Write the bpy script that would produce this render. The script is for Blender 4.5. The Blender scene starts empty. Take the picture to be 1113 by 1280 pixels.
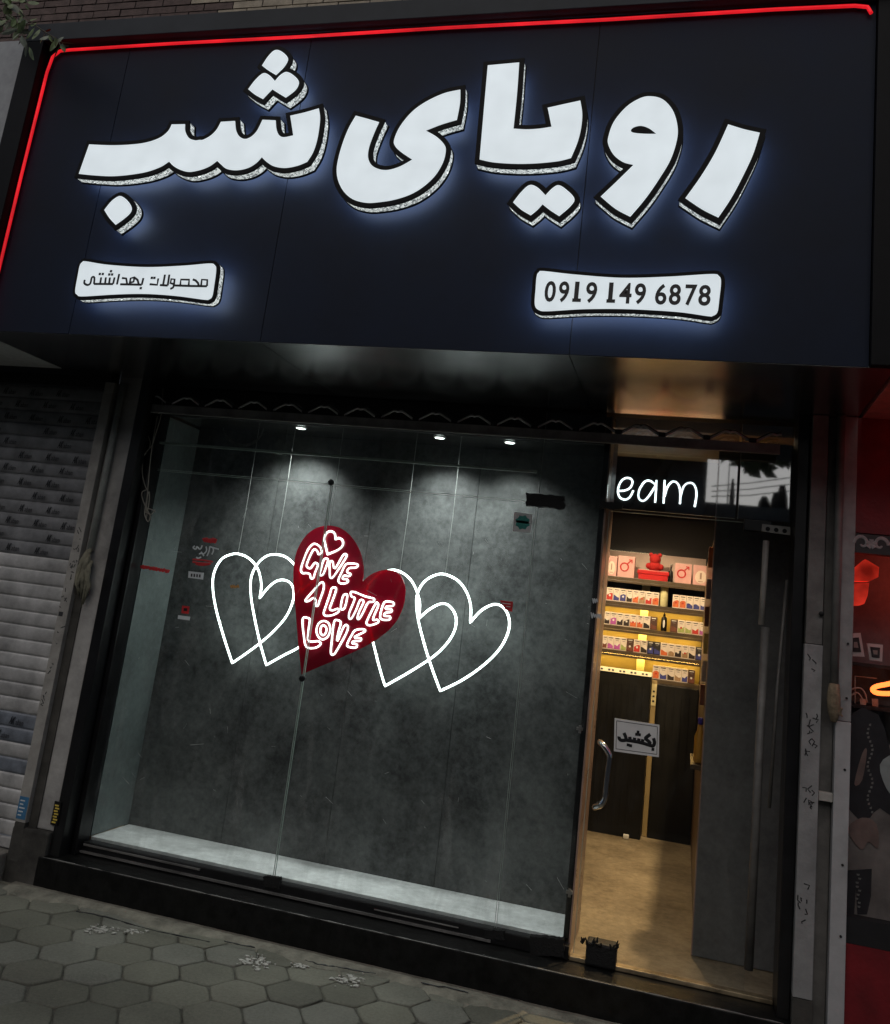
import bpy, bmesh, math, random
from mathutils import Vector, Matrix
from mathutils.geometry import tessellate_polygon
random.seed(7)
R = math.radians
sc = bpy.context.scene
COL = sc.collection

# ------------------------------------------------------------------ camera
CAM = Vector((0.0, 0.0, 1.55))
F, CX, CY = 1130.34, 561.94, 519.88            # focal length and optical centre of the 1113 x 1280 photograph
RIGHT = Vector((0.96201086, 0.24598692, 0.11842945))
DOWN = Vector((0.05955826, 0.23424973, -0.97035039))
FWD = Vector((-0.26643557, 0.94054107, 0.21070023))
cam_d = bpy.data.cameras.new('camera')
cam = bpy.data.objects.new('camera', cam_d)
COL.objects.link(cam)
m = Matrix.Identity(4)
for r in range(3):
    m[r][0], m[r][1], m[r][2], m[r][3] = RIGHT[r], -DOWN[r], -FWD[r], CAM[r]
cam.matrix_world = m
cam_d.sensor_width = 36.0
cam_d.lens = F * 36.0 / 1280.0
cam_d.shift_x = (556.5 - CX) / 1280.0
cam_d.shift_y = (CY - 640.0) / 1280.0
cam_d.clip_start = 0.05
cam_d.clip_end = 500.0
sc.camera = cam


def at(x, y, Y=None, Z=None):
    """A point of a real plane (Y or Z fixed) under a pixel of the photograph."""
    d = RIGHT * ((x - CX) / F) + DOWN * ((y - CY) / F) + FWD
    t = (Y - CAM.y) / d.y if Y is not None else (Z - CAM.z) / d.z
    return CAM + d * t


# ------------------------------------------------------------------ sky, sun, exposure
SUN_EL, SUN_ROT = R(40.0), R(188.0)
world = bpy.data.worlds.new('World')
sc.world = world
world.use_nodes = True
wn = world.node_tree
wn.nodes.clear()
wo = wn.nodes.new('ShaderNodeOutputWorld')
bg = wn.nodes.new('ShaderNodeBackground')
sky = wn.nodes.new('ShaderNodeTexSky')
sky.sky_type = 'NISHITA'
sky.sun_disc = False
sky.sun_elevation = SUN_EL
sky.sun_rotation = SUN_ROT
sky.altitude = 1200
sky.air_density = 1.0
sky.dust_density = 3.0
bg.inputs['Strength'].default_value = 0.05
wn.links.new(sky.outputs[0], bg.inputs[0])
wn.links.new(bg.outputs[0], wo.inputs[0])
sun_d = bpy.data.lights.new('sun', 'SUN')
sun_d.energy = 0.85
sun_d.angle = R(75)
sun_d.color = (1.0, 0.92, 0.80)
sun = bpy.data.objects.new('sun', sun_d)
COL.objects.link(sun)
sun.rotation_euler = (R(90) - SUN_EL, 0, R(-8))
sc.view_settings.view_transform = 'Standard'
sc.view_settings.look = 'None'
sc.view_settings.exposure = 0.0
sc.view_settings.gamma = 1.0
sc.view_settings.use_curve_mapping = False
cy = sc.cycles
cy.use_denoising = True
cy.denoiser = 'OPENIMAGEDENOISE'
cy.max_bounces = 8
cy.transparent_max_bounces = 16
cy.glossy_bounces = 4
cy.diffuse_bounces = 4
cy.caustics_reflective = False
cy.caustics_refractive = False
cy.sample_clamp_indirect = 4.0

# ------------------------------------------------------------------ planes of the place
GY = 4.38        # shop glass
DW = 4.74        # partition behind the display
SIGN = 3.445     # cladding of the sign box
FACE = 3.332     # lit faces of the channel letters
SOF = 2.6        # underside of the sign box
FAC = 4.19       # front of the pilasters and the step
FLOOR = 0.155

# ------------------------------------------------------------------ materials
MATS = {}


def nodes_of(name):
    mt = bpy.data.materials.new(name)
    mt.use_nodes = True
    nt = mt.node_tree
    return mt, nt, nt.nodes['Principled BSDF']


def rgb(c):
    return (c[0], c[1], c[2], 1.0)


def plain(name, col, rough=0.5, metal=0.0, var=0.0, scale=8.0, bump=0.0, spec=0.5, coat=0.0, rvar=0.0, detail=6.0):
    """A surface with its own colour, mottled by noise and lightly bumped."""
    if name in MATS:
        return MATS[name]
    mt, nt, b = nodes_of(name)
    b.inputs['Base Color'].default_value = rgb(col)
    b.inputs['Roughness'].default_value = rough
    b.inputs['Metallic'].default_value = metal
    b.inputs['Specular IOR Level'].default_value = spec
    b.inputs['Coat Weight'].default_value = coat
    tc = nt.nodes.new('ShaderNodeTexCoord')
    if var or rvar or bump:
        n = nt.nodes.new('ShaderNodeTexNoise')
        n.inputs['Scale'].default_value = scale
        n.inputs['Detail'].default_value = detail
        n.inputs['Roughness'].default_value = 0.62
        nt.links.new(tc.outputs['Object'], n.inputs['Vector'])
        if var:
            rp = nt.nodes.new('ShaderNodeValToRGB')
            rp.color_ramp.elements[0].position = 0.32
            rp.color_ramp.elements[1].position = 0.68
            rp.color_ramp.elements[0].color = rgb([max(0, c * (1 - var)) for c in col])
            rp.color_ramp.elements[1].color = rgb([min(1, c * (1 + var)) for c in col])
            nt.links.new(n.outputs['Fac'], rp.inputs['Fac'])
            nt.links.new(rp.outputs['Color'], b.inputs['Base Color'])
        if rvar:
            mr = nt.nodes.new('ShaderNodeMapRange')
            mr.inputs['To Min'].default_value = max(0.02, rough - rvar)
            mr.inputs['To Max'].default_value = min(1, rough + rvar)
            nt.links.new(n.outputs['Fac'], mr.inputs['Value'])
            nt.links.new(mr.outputs['Result'], b.inputs['Roughness'])
        if bump:
            n2 = nt.nodes.new('ShaderNodeTexNoise')
            n2.inputs['Scale'].default_value = scale * 6
            n2.inputs['Detail'].default_value = 5
            nt.links.new(tc.outputs['Object'], n2.inputs['Vector'])
            bp = nt.nodes.new('ShaderNodeBump')
            bp.inputs['Strength'].default_value = bump
            bp.inputs['Distance'].default_value = 0.01
            nt.links.new(n2.outputs['Fac'], bp.inputs['Height'])
            nt.links.new(bp.outputs['Normal'], b.inputs['Normal'])
    MATS[name] = mt
    return mt


def emit(name, col, strength, uneven=0.0, scale=6.0):
    if name in MATS:
        return MATS[name]
    mt, nt, b = nodes_of(name)
    b.inputs['Base Color'].default_value = rgb([0.6 * c for c in col])
    b.inputs['Roughness'].default_value = 0.4
    b.inputs['Emission Color'].default_value = rgb(col)
    b.inputs['Emission Strength'].default_value = strength
    if uneven:                               # lamps behind it are not all alike
        tc = nt.nodes.new('ShaderNodeTexCoord')
        n = nt.nodes.new('ShaderNodeTexNoise')
        n.inputs['Scale'].default_value = scale
        n.inputs['Detail'].default_value = 3
        mr = nt.nodes.new('ShaderNodeMapRange')
        mr.inputs['From Min'].default_value = 0.3
        mr.inputs['From Max'].default_value = 0.7
        mr.inputs['To Min'].default_value = strength * (1 - uneven)
        mr.inputs['To Max'].default_value = strength * (1 + uneven)
        nt.links.new(tc.outputs['Object'], n.inputs['Vector'])
        nt.links.new(n.outputs['Fac'], mr.inputs['Value'])
        nt.links.new(mr.outputs[0], b.inputs['Emission Strength'])
    MATS[name] = mt
    return mt


def glass_mat(name, tint=(0.93, 0.97, 0.95), refl=0.055, smear=0.0, gr=0.012):
    """Thin clear pane: lets light straight through, reflects by angle, carries a little dirt."""
    mt = bpy.data.materials.new(name)
    mt.use_nodes = True
    nt = mt.node_tree
    nt.nodes.clear()
    out = nt.nodes.new('ShaderNodeOutputMaterial')
    tr = nt.nodes.new('ShaderNodeBsdfTransparent')
    tr.inputs['Color'].default_value = rgb(tint)
    gl = nt.nodes.new('ShaderNodeBsdfGlossy')
    gl.inputs['Roughness'].default_value = gr
    gl.inputs['Color'].default_value = (1, 1, 1, 1)
    fr = nt.nodes.new('ShaderNodeFresnel')
    fr.inputs['IOR'].default_value = 1.5
    ad = nt.nodes.new('ShaderNodeMath')
    ad.operation = 'ADD'
    ad.use_clamp = True
    ad.inputs[1].default_value = refl
    nt.links.new(fr.outputs[0], ad.inputs[0])
    mx = nt.nodes.new('ShaderNodeMixShader')
    geo = nt.nodes.new('ShaderNodeNewGeometry')       # leaving the pane reflects nothing more
    inv = nt.nodes.new('ShaderNodeMath')
    inv.operation = 'SUBTRACT'
    inv.inputs[0].default_value = 1.0
    nt.links.new(geo.outputs['Backfacing'], inv.inputs[1])
    mu = nt.nodes.new('ShaderNodeMath')
    mu.operation = 'MULTIPLY'
    nt.links.new(ad.outputs[0], mu.inputs[0])
    nt.links.new(inv.outputs[0], mu.inputs[1])
    nt.links.new(mu.outputs[0], mx.inputs[0])
    nt.links.new(tr.outputs[0], mx.inputs[1])
    nt.links.new(gl.outputs[0], mx.inputs[2])
    last = mx
    if smear:
        df = nt.nodes.new('ShaderNodeBsdfDiffuse')
        df.inputs['Color'].default_value = (0.55, 0.56, 0.54, 1)
        tc = nt.nodes.new('ShaderNodeTexCoord')
        mp = nt.nodes.new('ShaderNodeMapping')
        mp.inputs['Scale'].default_value = (2.2, 1.0, 0.7)
        n = nt.nodes.new('ShaderNodeTexNoise')
        n.inputs['Scale'].default_value = 2.6
        n.inputs['Detail'].default_value = 9
        n.inputs['Roughness'].default_value = 0.72
        n.inputs['Distortion'].default_value = 1.2
        rp = nt.nodes.new('ShaderNodeMapRange')
        rp.inputs['From Min'].default_value = 0.5
        rp.inputs['From Max'].default_value = 0.78
        rp.inputs['To Min'].default_value = 0.0
        rp.inputs['To Max'].default_value = smear
        nt.links.new(tc.outputs['Object'], mp.inputs['Vector'])
        nt.links.new(mp.outputs[0], n.inputs['Vector'])
        nt.links.new(n.outputs['Fac'], rp.inputs['Value'])
        m2 = nt.nodes.new('ShaderNodeMixShader')
        nt.links.new(rp.outputs[0], m2.inputs[0])
        nt.links.new(mx.outputs[0], m2.inputs[1])
        nt.links.new(df.outputs[0], m2.inputs[2])
        last = m2
    nt.links.new(last.outputs[0], out.inputs['Surface'])
    MATS[name] = mt
    return mt


def concrete(name, dark, light, rough=0.6, seed=0.0, s1=2.4, lo=0.36, hi=0.64):
    """Cloudy dark plaster-look board."""
    mt, nt, b = nodes_of(name)
    tc = nt.nodes.new('ShaderNodeTexCoord')
    mp = nt.nodes.new('ShaderNodeMapping')
    mp.inputs['Location'].default_value = (seed, seed * 0.7, seed * 1.3)
    nt.links.new(tc.outputs['Object'], mp.inputs['Vector'])
    a = nt.nodes.new('ShaderNodeTexNoise')
    a.inputs['Scale'].default_value = s1
    a.inputs['Detail'].default_value = 8
    a.inputs['Roughness'].default_value = 0.66
    a.inputs['Distortion'].default_value = 0.25
    c = nt.nodes.new('ShaderNodeTexNoise')
    c.inputs['Scale'].default_value = 27
    c.inputs['Detail'].default_value = 6
    c.inputs['Roughness'].default_value = 0.75
    for n in (a, c):
        nt.links.new(mp.outputs[0], n.inputs['Vector'])
    mxv = nt.nodes.new('ShaderNodeMix')
    mxv.inputs[0].default_value = 0.4
    nt.links.new(a.outputs['Fac'], mxv.inputs[2])
    nt.links.new(c.outputs['Fac'], mxv.inputs[3])
    rp = nt.nodes.new('ShaderNodeValToRGB')
    rp.color_ramp.elements[0].position = lo
    rp.color_ramp.elements[1].position = hi
    rp.color_ramp.elements[0].color = rgb(dark)
    rp.color_ramp.elements[1].color = rgb(light)
    nt.links.new(mxv.outputs[0], rp.inputs['Fac'])
    nt.links.new(rp.outputs['Color'], b.inputs['Base Color'])
    b.inputs['Roughness'].default_value = rough
    bp = nt.nodes.new('ShaderNodeBump')
    bp.inputs['Strength'].default_value = 0.12
    bp.inputs['Distance'].default_value = 0.01
    nt.links.new(c.outputs['Fac'], bp.inputs['Height'])
    nt.links.new(bp.outputs['Normal'], b.inputs['Normal'])
    MATS[name] = mt
    return mt


def crystal_mat():
    """Translucent rhinestone trim with lamps inside it."""
    mt, nt, b = nodes_of('crystal trim')
    tc = nt.nodes.new('ShaderNodeTexCoord')
    v = nt.nodes.new('ShaderNodeTexVoronoi')
    v.inputs['Scale'].default_value = 150
    v2 = nt.nodes.new('ShaderNodeTexVoronoi')
    v2.inputs['Scale'].default_value = 30
    for n in (v, v2):
        nt.links.new(tc.outputs['Object'], n.inputs['Vector'])
    rp = nt.nodes.new('ShaderNodeValToRGB')
    rp.color_ramp.elements[0].position = 0.1
    rp.color_ramp.elements[0].color = (0.14, 0.155, 0.16, 1)
    rp.color_ramp.elements[1].position = 0.9
    rp.color_ramp.elements[1].color = (0.78, 0.84, 0.82, 1)
    sp = nt.nodes.new('ShaderNodeSeparateColor')
    nt.links.new(v.outputs['Color'], sp.inputs[0])
    nt.links.new(sp.outputs[0], rp.inputs['Fac'])
    lamp = nt.nodes.new('ShaderNodeMapRange')
    lamp.inputs['From Min'].default_value = 0.0
    lamp.inputs['From Max'].default_value = 0.17
    lamp.inputs['To Min'].default_value = 5.5
    lamp.inputs['To Max'].default_value = 0.88
    nt.links.new(v2.outputs['Distance'], lamp.inputs['Value'])
    nt.links.new(rp.outputs['Color'], b.inputs['Emission Color'])
    nt.links.new(lamp.outputs[0], b.inputs['Emission Strength'])
    nt.links.new(rp.outputs['Color'], b.inputs['Base Color'])
    b.inputs['Roughness'].default_value = 0.15
    MATS['crystal'] = mt
    return mt


def paving_mat():
    mt, nt, b = nodes_of('concrete paving stone')
    tc = nt.nodes.new('ShaderNodeTexCoord')
    a = nt.nodes.new('ShaderNodeTexNoise')
    a.inputs['Scale'].default_value = 1.7
    a.inputs['Detail'].default_value = 7
    a.inputs['Roughness'].default_value = 0.6
    c = nt.nodes.new('ShaderNodeTexNoise')
    c.inputs['Scale'].default_value = 75
    c.inputs['Detail'].default_value = 8
    c.inputs['Roughness'].default_value = 0.8
    for n in (a, c):
        nt.links.new(tc.outputs['Object'], n.inputs['Vector'])
    mxv = nt.nodes.new('ShaderNodeMix')
    mxv.inputs[0].default_value = 0.5
    nt.links.new(a.outputs['Fac'], mxv.inputs[2])
    nt.links.new(c.outputs['Fac'], mxv.inputs[3])
    rp = nt.nodes.new('ShaderNodeValToRGB')
    rp.color_ramp.elements[0].position = 0.3
    rp.color_ramp.elements[1].position = 0.72
    rp.color_ramp.elements[0].color = (0.062, 0.062, 0.050, 1)
    rp.color_ramp.elements[1].color = (0.245, 0.243, 0.203, 1)
    nt.links.new(mxv.outputs[0], rp.inputs['Fac'])
    at_ = nt.nodes.new('ShaderNodeAttribute')
    at_.attribute_name = 'stone_tone'
    mul = nt.nodes.new('ShaderNodeMix')
    mul.data_type = 'RGBA'
    mul.blend_type = 'MULTIPLY'
    mul.inputs[0].default_value = 1.0
    nt.links.new(rp.outputs['Color'], mul.inputs[6])
    nt.links.new(at_.outputs['Color'], mul.inputs[7])
    nt.links.new(mul.outputs[2], b.inputs['Base Color'])
    b.inputs['Roughness'].default_value = 0.85
    bp = nt.nodes.new('ShaderNodeBump')
    bp.inputs['Strength'].default_value = 0.5
    bp.inputs['Distance'].default_value = 0.008
    nt.links.new(c.outputs['Fac'], bp.inputs['Height'])
    nt.links.new(bp.outputs['Normal'], b.inputs['Normal'])
    MATS['paving'] = mt
    return mt


def acrylic_mat():
    """Red translucent acrylic sheet."""
    mt = bpy.data.materials.new('red acrylic')
    mt.use_nodes = True
    nt = mt.node_tree
    nt.nodes.clear()
    out = nt.nodes.new('ShaderNodeOutputMaterial')
    tr = nt.nodes.new('ShaderNodeBsdfTransparent')
    tr.inputs['Color'].default_value = (0.55, 0.012, 0.02, 1)
    tl = nt.nodes.new('ShaderNodeBsdfTranslucent')
    tl.inputs['Color'].default_value = (0.92, 0.03, 0.06, 1)
    df = nt.nodes.new('ShaderNodeBsdfDiffuse')
    df.inputs['Color'].default_value = (0.62, 0.018, 0.06, 1)
    gl = nt.nodes.new('ShaderNodeBsdfGlossy')
    gl.inputs['Roughness'].default_value = 0.06
    fr = nt.nodes.new('ShaderNodeFresnel')
    fr.inputs['IOR'].default_value = 1.49
    m1 = nt.nodes.new('ShaderNodeMixShader')
    m1.inputs[0].default_value = 0.5
    m2 = nt.nodes.new('ShaderNodeMixShader')
    m2.inputs[0].default_value = 0.38
    m3 = nt.nodes.new('ShaderNodeMixShader')
    nt.links.new(tl.outputs[0], m1.inputs[1])
    nt.links.new(df.outputs[0], m1.inputs[2])
    nt.links.new(m1.outputs[0], m2.inputs[1])
    nt.links.new(tr.outputs[0], m2.inputs[2])
    nt.links.new(fr.outputs[0], m3.inputs[0])
    nt.links.new(m2.outputs[0], m3.inputs[1])
    nt.links.new(gl.outputs[0], m3.inputs[2])
    nt.links.new(m3.outputs[0], out.inputs['Surface'])
    MATS['acrylic'] = mt
    return mt


M_CLAD = plain('dark navy cladding', (0.0058, 0.0105, 0.0245), 0.55, var=0.25, scale=2.2, rvar=0.08, spec=0.16)
M_SOFFIT = plain('black gloss cladding', (0.56, 0.565, 0.57), 0.22, metal=1.0, var=0.12, scale=3, rvar=0.05)
M_BLACK = plain('black painted metal', (0.008, 0.008, 0.009), 0.32, var=0.4, scale=9, rvar=0.1, bump=0.05)
M_RIM = plain('black acrylic rim', (0.004, 0.004, 0.005), 0.5, var=0.2, scale=20, spec=0.12)
M_BLACKM = plain('matt black', (0.006, 0.006, 0.007), 0.75, var=0.3, scale=14, bump=0.05)
M_TAPE = plain('black cloth tape', (0.004, 0.004, 0.004), 0.6, bump=0.3, scale=20, var=0.2)
M_GRANITE = plain('black stone', (0.006, 0.006, 0.006), 0.4, var=0.6, scale=22, rvar=0.18, bump=0.12, spec=0.25)
M_ALU = plain('dull aluminium', (0.42, 0.42, 0.40), 0.38, metal=0.9, var=0.2, scale=18, rvar=0.12)
M_STEEL = plain('polished steel', (0.62, 0.62, 0.62), 0.16, metal=1.0, rvar=0.06, scale=12)
M_EDGE = plain('ground glass edge', (0.34, 0.42, 0.37), 0.3, var=0.25, scale=14)
M_DUSTY = plain('dusty grey metal', (0.16, 0.155, 0.148), 0.6, metal=0.3, var=0.35, scale=7, bump=0.2)
M_RAIL = plain('dusty pale metal rail', (0.34, 0.325, 0.30), 0.62, metal=0.1, var=0.3, scale=6, bump=0.25)
M_GREYRAIL = plain('grey galvanised rail', (0.29, 0.29, 0.29), 0.55, metal=0.25, var=0.22, scale=9, bump=0.15)
M_PLASTER = plain('stained white plaster', (0.36, 0.35, 0.335), 0.85, var=0.4, scale=4, bump=0.4)
M_DIRTY = plain('sooty plaster', (0.055, 0.052, 0.046), 0.9, var=0.6, scale=5, bump=0.4)
M_STONE = plain('worn base stone', (0.20, 0.185, 0.16), 0.85, var=0.4, scale=8, bump=0.4)
M_GREYSIGN = plain('pale grey cladding', (0.30, 0.31, 0.32), 0.5, var=0.12, scale=25)
M_SLAT = plain('bare grey shutter slat', (0.43, 0.425, 0.42), 0.5, metal=0.15, var=0.38, scale=6, bump=0.15)
M_FILM = plain('film covered shutter slat', (0.20, 0.202, 0.21), 0.4, var=0.38, scale=8, bump=0.1)
M_BLUEFILM = plain('blue grey film on slat', (0.17, 0.19, 0.225), 0.4, var=0.4, scale=11, bump=0.1)
M_INK = plain('black ink', (0.006, 0.006, 0.008), 0.5, var=0.2, scale=30)
M_INKGREY = plain('faded grey ink', (0.03, 0.03, 0.034), 0.5, var=0.3, scale=30)
M_PAPER = plain('laminated paper', (0.74, 0.74, 0.73), 0.4, var=0.06, scale=12)
M_BACK = concrete('dark concrete board', (0.022, 0.0232, 0.0238), (0.165, 0.172, 0.170), 0.55, 0.0, 2.1, 0.38, 0.66)
M_SIDE = concrete('grey green concrete board', (0.07, 0.085, 0.083), (0.17, 0.20, 0.195), 0.6, 4.0, 3.0)
M_PANEL = concrete('charcoal concrete board', (0.085, 0.088, 0.092), (0.18, 0.185, 0.19), 0.6, 9.0, 3.0)
M_PLAT = concrete('pale concrete board', (0.40, 0.41, 0.407), (0.74, 0.755, 0.75), 0.55, 2.0, 5.0)
M_BRONZE = plain('brown laminate edge', (0.33, 0.225, 0.185), 0.3, var=0.2, scale=10, rvar=0.1)
M_GREY_W = plain('dark interior paint', (0.013, 0.011, 0.012), 0.6, var=0.2, scale=4, bump=0.05)
M_CEIL = plain('interior ceiling board', (0.40, 0.26, 0.12), 0.5, var=0.15, scale=3)
M_FLOOR = concrete('tan stone floor', (0.15, 0.118, 0.075), (0.47, 0.39, 0.27), 0.42, 3.0, 2.6)
M_CAB = plain('black lacquered board', (0.007, 0.007, 0.007), 0.45, var=0.3, scale=6, rvar=0.08, spec=0.25)
M_SHELF = plain('dark shelf board', (0.07, 0.05, 0.03), 0.4, var=0.3, scale=10)
M_AMBER = plain('amber back board', (0.20, 0.165, 0.06), 0.5, var=0.08, scale=6)
M_RED = plain('red lacquer', (0.42, 0.012, 0.014), 0.35, var=0.15, scale=10)
M_REDWALL = plain('dark red painted wall', (0.16, 0.006, 0.010), 0.55, var=0.25, scale=9, bump=0.15)
M_REDSOF = plain('red panel', (0.75, 0.16, 0.15), 0.5, var=0.15, scale=20)
M_WHITE = plain('white print', (0.62, 0.66, 0.68), 0.5, var=0.1, scale=20)
M_REDINK = plain('red vinyl', (0.55, 0.025, 0.03), 0.4, var=0.2, scale=40)
M_TEAL = plain('teal print', (0.03, 0.27, 0.23), 0.5, var=0.2, scale=60)
M_BLUE = plain('blue label', (0.05, 0.17, 0.32), 0.5, var=0.25, scale=30)
M_YEL = plain('yellow print', (0.65, 0.48, 0.08), 0.5, var=0.2, scale=30)
M_ORANGE = plain('orange print', (0.55, 0.27, 0.06), 0.5, var=0.2, scale=30)
M_BRICK_D = plain('brown brick', (0.10, 0.068, 0.06), 0.85, var=0.35, scale=14, bump=0.5)
M_BRICK_L = plain('beige brick', (0.34, 0.29, 0.22), 0.85, var=0.25, scale=14, bump=0.5)
M_MORTAR = plain('dark mortar', (0.03, 0.027, 0.025), 0.9, var=0.3, scale=20)
M_LEAF = plain('green leaf', (0.15, 0.20, 0.085), 0.5, var=0.5, scale=20)
M_LEAFP = plain('dusty leaf', (0.17, 0.19, 0.14), 0.6, var=0.35, scale=20)
M_STEM = plain('brown stem', (0.07, 0.06, 0.04), 0.7, var=0.2, scale=20)
M_CABLE = plain('grey wire', (0.30, 0.28, 0.24), 0.5, var=0.2, scale=40)
M_WIRE = plain('thin steel wire', (0.6, 0.62, 0.6), 0.3, metal=0.6, var=0.1, scale=40)
M_DARKB = plain('weathered dark facade', (0.16, 0.15, 0.14), 0.85, var=0.35, scale=1.5, bump=0.1)
M_ASPH = plain('asphalt', (0.05, 0.05, 0.05), 0.85, var=0.3, scale=30, bump=0.4)
M_SPLASH = plain('dried white paint', (0.40, 0.39, 0.355), 0.7, var=0.3, scale=60)
M_GLASS = glass_mat('shop window glass', (0.94, 0.962, 0.955), 0.01, smear=0.12)
M_DGLASS = glass_mat('glass door pane', (0.95, 0.96, 0.955), 0.0, smear=0.03)
M_TGLASS = glass_mat('transom glass', (0.80, 0.82, 0.84), 0.22, smear=0.03, gr=0.022)
M_CRYSTAL = crystal_mat()
M_ACRYL = acrylic_mat()
M_PAVE = paving_mat()
E_FACE = emit('lit letter face', (0.83, 0.915, 0.96), 0.63, 0.07, 9)
E_HALO = emit('halo diode strip', (0.64, 0.78, 1.0), 7.5)
E_TUBE = emit('white neon', (0.88, 1.0, 0.97), 4.6, .45, 7)
E_TUBE2 = emit('white neon lettering', (0.97, 1.0, 0.97), 2.3, .4, 14)
E_REDN = emit('red neon', (1.0, 0.014, 0.024), .62, .35, 5)
E_ORN = emit('orange neon', (1.0, 0.16, 0.03), 3.5)
E_DISC = emit('cool downlight lens', (0.9, 1.0, 0.96), 4.0)
E_WARM = emit('warm ceiling lens', (1.0, 0.80, 0.48), 6.0)
E_LED = emit('amber shelf diode strip', (1.0, 0.58, 0.13), 24.0)
E_REDL = emit('red garment with added glow', (1.0, 0.045, 0.022), 0.42, .7, 9)  # red light on the hanging garment, put in as emission


# ------------------------------------------------------------------ mesh helpers
class MB:
    """Collects shapes and links them as ONE mesh object."""

    def __init__(self):
        self.v, self.f, self.mi, self.mats, self.cur = [], [], [], [], 0

    def mat(self, m_):
        if m_ not in self.mats:
            self.mats.append(m_)
        self.cur = self.mats.index(m_)
        return self

    def add(self, vs, fs):
        o = len(self.v)
        self.v += [tuple(p) for p in vs]
        for f_ in fs:
            self.f.append([i + o for i in f_])
            self.mi.append(self.cur)
        return self

    def box(self, x0, x1, y0, y1, z0, z1):
        return self.add([(x0, y0, z0), (x1, y0, z0), (x1, y1, z0), (x0, y1, z0), (x0, y0, z1), (x1, y0, z1), (x1, y1, z1), (x0, y1, z1)],
                        [(0, 3, 2, 1), (4, 5, 6, 7), (0, 1, 5, 4), (1, 2, 6, 5), (2, 3, 7, 6), (3, 0, 4, 7)])

    def bev(self, x0, x1, y0, y1, z0, z1, b=0.006):
        """Box with chamfered edges."""
        bm = bmesh.new()
        bmesh.ops.create_cube(bm, size=1.0)
        for v in bm.verts:
            v.co = ((x0 + x1) / 2 + v.co.x * (x1 - x0), (y0 + y1) / 2 + v.co.y * (y1 - y0), (z0 + z1) / 2 + v.co.z * (z1 - z0))
        bmesh.ops.bevel(bm, geom=bm.edges[:], offset=b, segments=2, affect='EDGES', profile=0.6)
        bm.verts.index_update()
        self.add([v.co[:] for v in bm.verts], [[v.index for v in f_.verts] for f_ in bm.faces])
        bm.free()
        return self

    def tube(self, pts, r, n=8, closed=False, squash=None, caps=True):
        P = [Vector(p) for p in pts]
        k = len(P)
        rs = r if isinstance(r, (list, tuple)) else [r] * k
        vs, fs = [], []
        up = None
        for i in range(k):
            a = P[(i - 1) % k] if (closed or i > 0) else P[i]
            b = P[(i + 1) % k] if (closed or i < k - 1) else P[i]
            t = (b - a)
            if t.length < 1e-9:
                t = Vector((0, 0, 1))
            t.normalize()
            if squash:                       # lies on a facade: one axis stays along Y
                u = Vector((0, 1, 0))
                u = (u - t * u.dot(t)).normalized()
            else:
                if up is None:
                    up = Vector((0, 1, 0)) if abs(t.y) < 0.9 else Vector((1, 0, 0))
                u = (up - t * up.dot(t)).normalized()
                up = u
            w = t.cross(u)
            for j in range(n):
                an = 2 * math.pi * j / n
                vs.append(P[i] + w * (math.cos(an) * rs[i]) + u * (math.sin(an) * rs[i] * (squash or 1.0)))
        m_ = k if closed else k - 1
        for i in range(m_):
            for j in range(n):
                a, b = i * n + j, i * n + (j + 1) % n
                c, d = ((i + 1) % k) * n + (j + 1) % n, ((i + 1) % k) * n + j
                fs.append((a, b, c, d))
        if not closed and caps:
            fs.append(tuple(range(n - 1, -1, -1)))
            fs.append(tuple((k - 1) * n + j for j in range(n)))
        return self.add(vs, fs)

    def lathe(self, c, axis, prof, n=20):
        """Profile of (radius, height) pairs turned about an axis through c."""
        ax = Vector(axis).normalized()
        u = ax.orthogonal().normalized()
        w = ax.cross(u)
        vs, fs = [], []
        for r_, h in prof:
            for j in range(n):
                a = 2 * math.pi * j / n
                vs.append(Vector(c) + ax * h + u * (r_ * math.cos(a)) + w * (r_ * math.sin(a)))
        for i in range(len(prof) - 1):
            for j in range(n):
                fs.append((i * n + j, i * n + (j + 1) % n, (i + 1) * n + (j + 1) % n, (i + 1) * n + j))
        fs.append(tuple(range(n)))
        fs.append(tuple((len(prof) - 1) * n + j for j in range(n)))
        return self.add(vs, fs)

    def slab(self, contour, y0, y1, holes=(), front=True, back=True, walls=True):
        """Contour (x, z) standing on a facade, from depth y0 (front) to y1."""
        loops = [contour] + list(holes)
        flat = [p for lp in loops for p in lp]
        n = len(flat)
        tri = tessellate_polygon([[Vector((p[0], p[1], 0)) for p in lp] for lp in loops])
        vs = [(p[0], y0, p[1]) for p in flat] + [(p[0], y1, p[1]) for p in flat]
        fs = []
        for t in tri:
            if front:
                fs.append(tuple(t))
            if back:
                fs.append(tuple(i + n for i in reversed(t)))
        if walls:
            o = 0
            for lp in loops:
                k = len(lp)
                for i in range(k):
                    a, b = o + i, o + (i + 1) % k
                    fs.append((a, b, b + n, a + n))
                o += k
        return self.add(vs, fs)

    def build(self, name, parent=None, smooth=False, mat=None):
        if mat is not None:
            self.mats = [mat]
            self.mi = [0] * len(self.f)
        V = [Vector(p) for p in self.v]
        if parent is not None:
            org = parent.location.copy()
        else:
            xs = [p.x for p in V]; ys = [p.y for p in V]; zs = [p.z for p in V]
            org = Vector(((min(xs) + max(xs)) / 2, (min(ys) + max(ys)) / 2, min(zs)))
        me = bpy.data.meshes.new(name)
        me.from_pydata([tuple(p - org) for p in V], [], self.f)
        for m_ in self.mats:
            me.materials.append(m_)
        me.polygons.foreach_set('material_index', self.mi)
        bm = bmesh.new()
        bm.from_mesh(me)
        bmesh.ops.recalc_face_normals(bm, faces=bm.faces[:])
        bm.to_mesh(me)
        bm.free()
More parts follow.
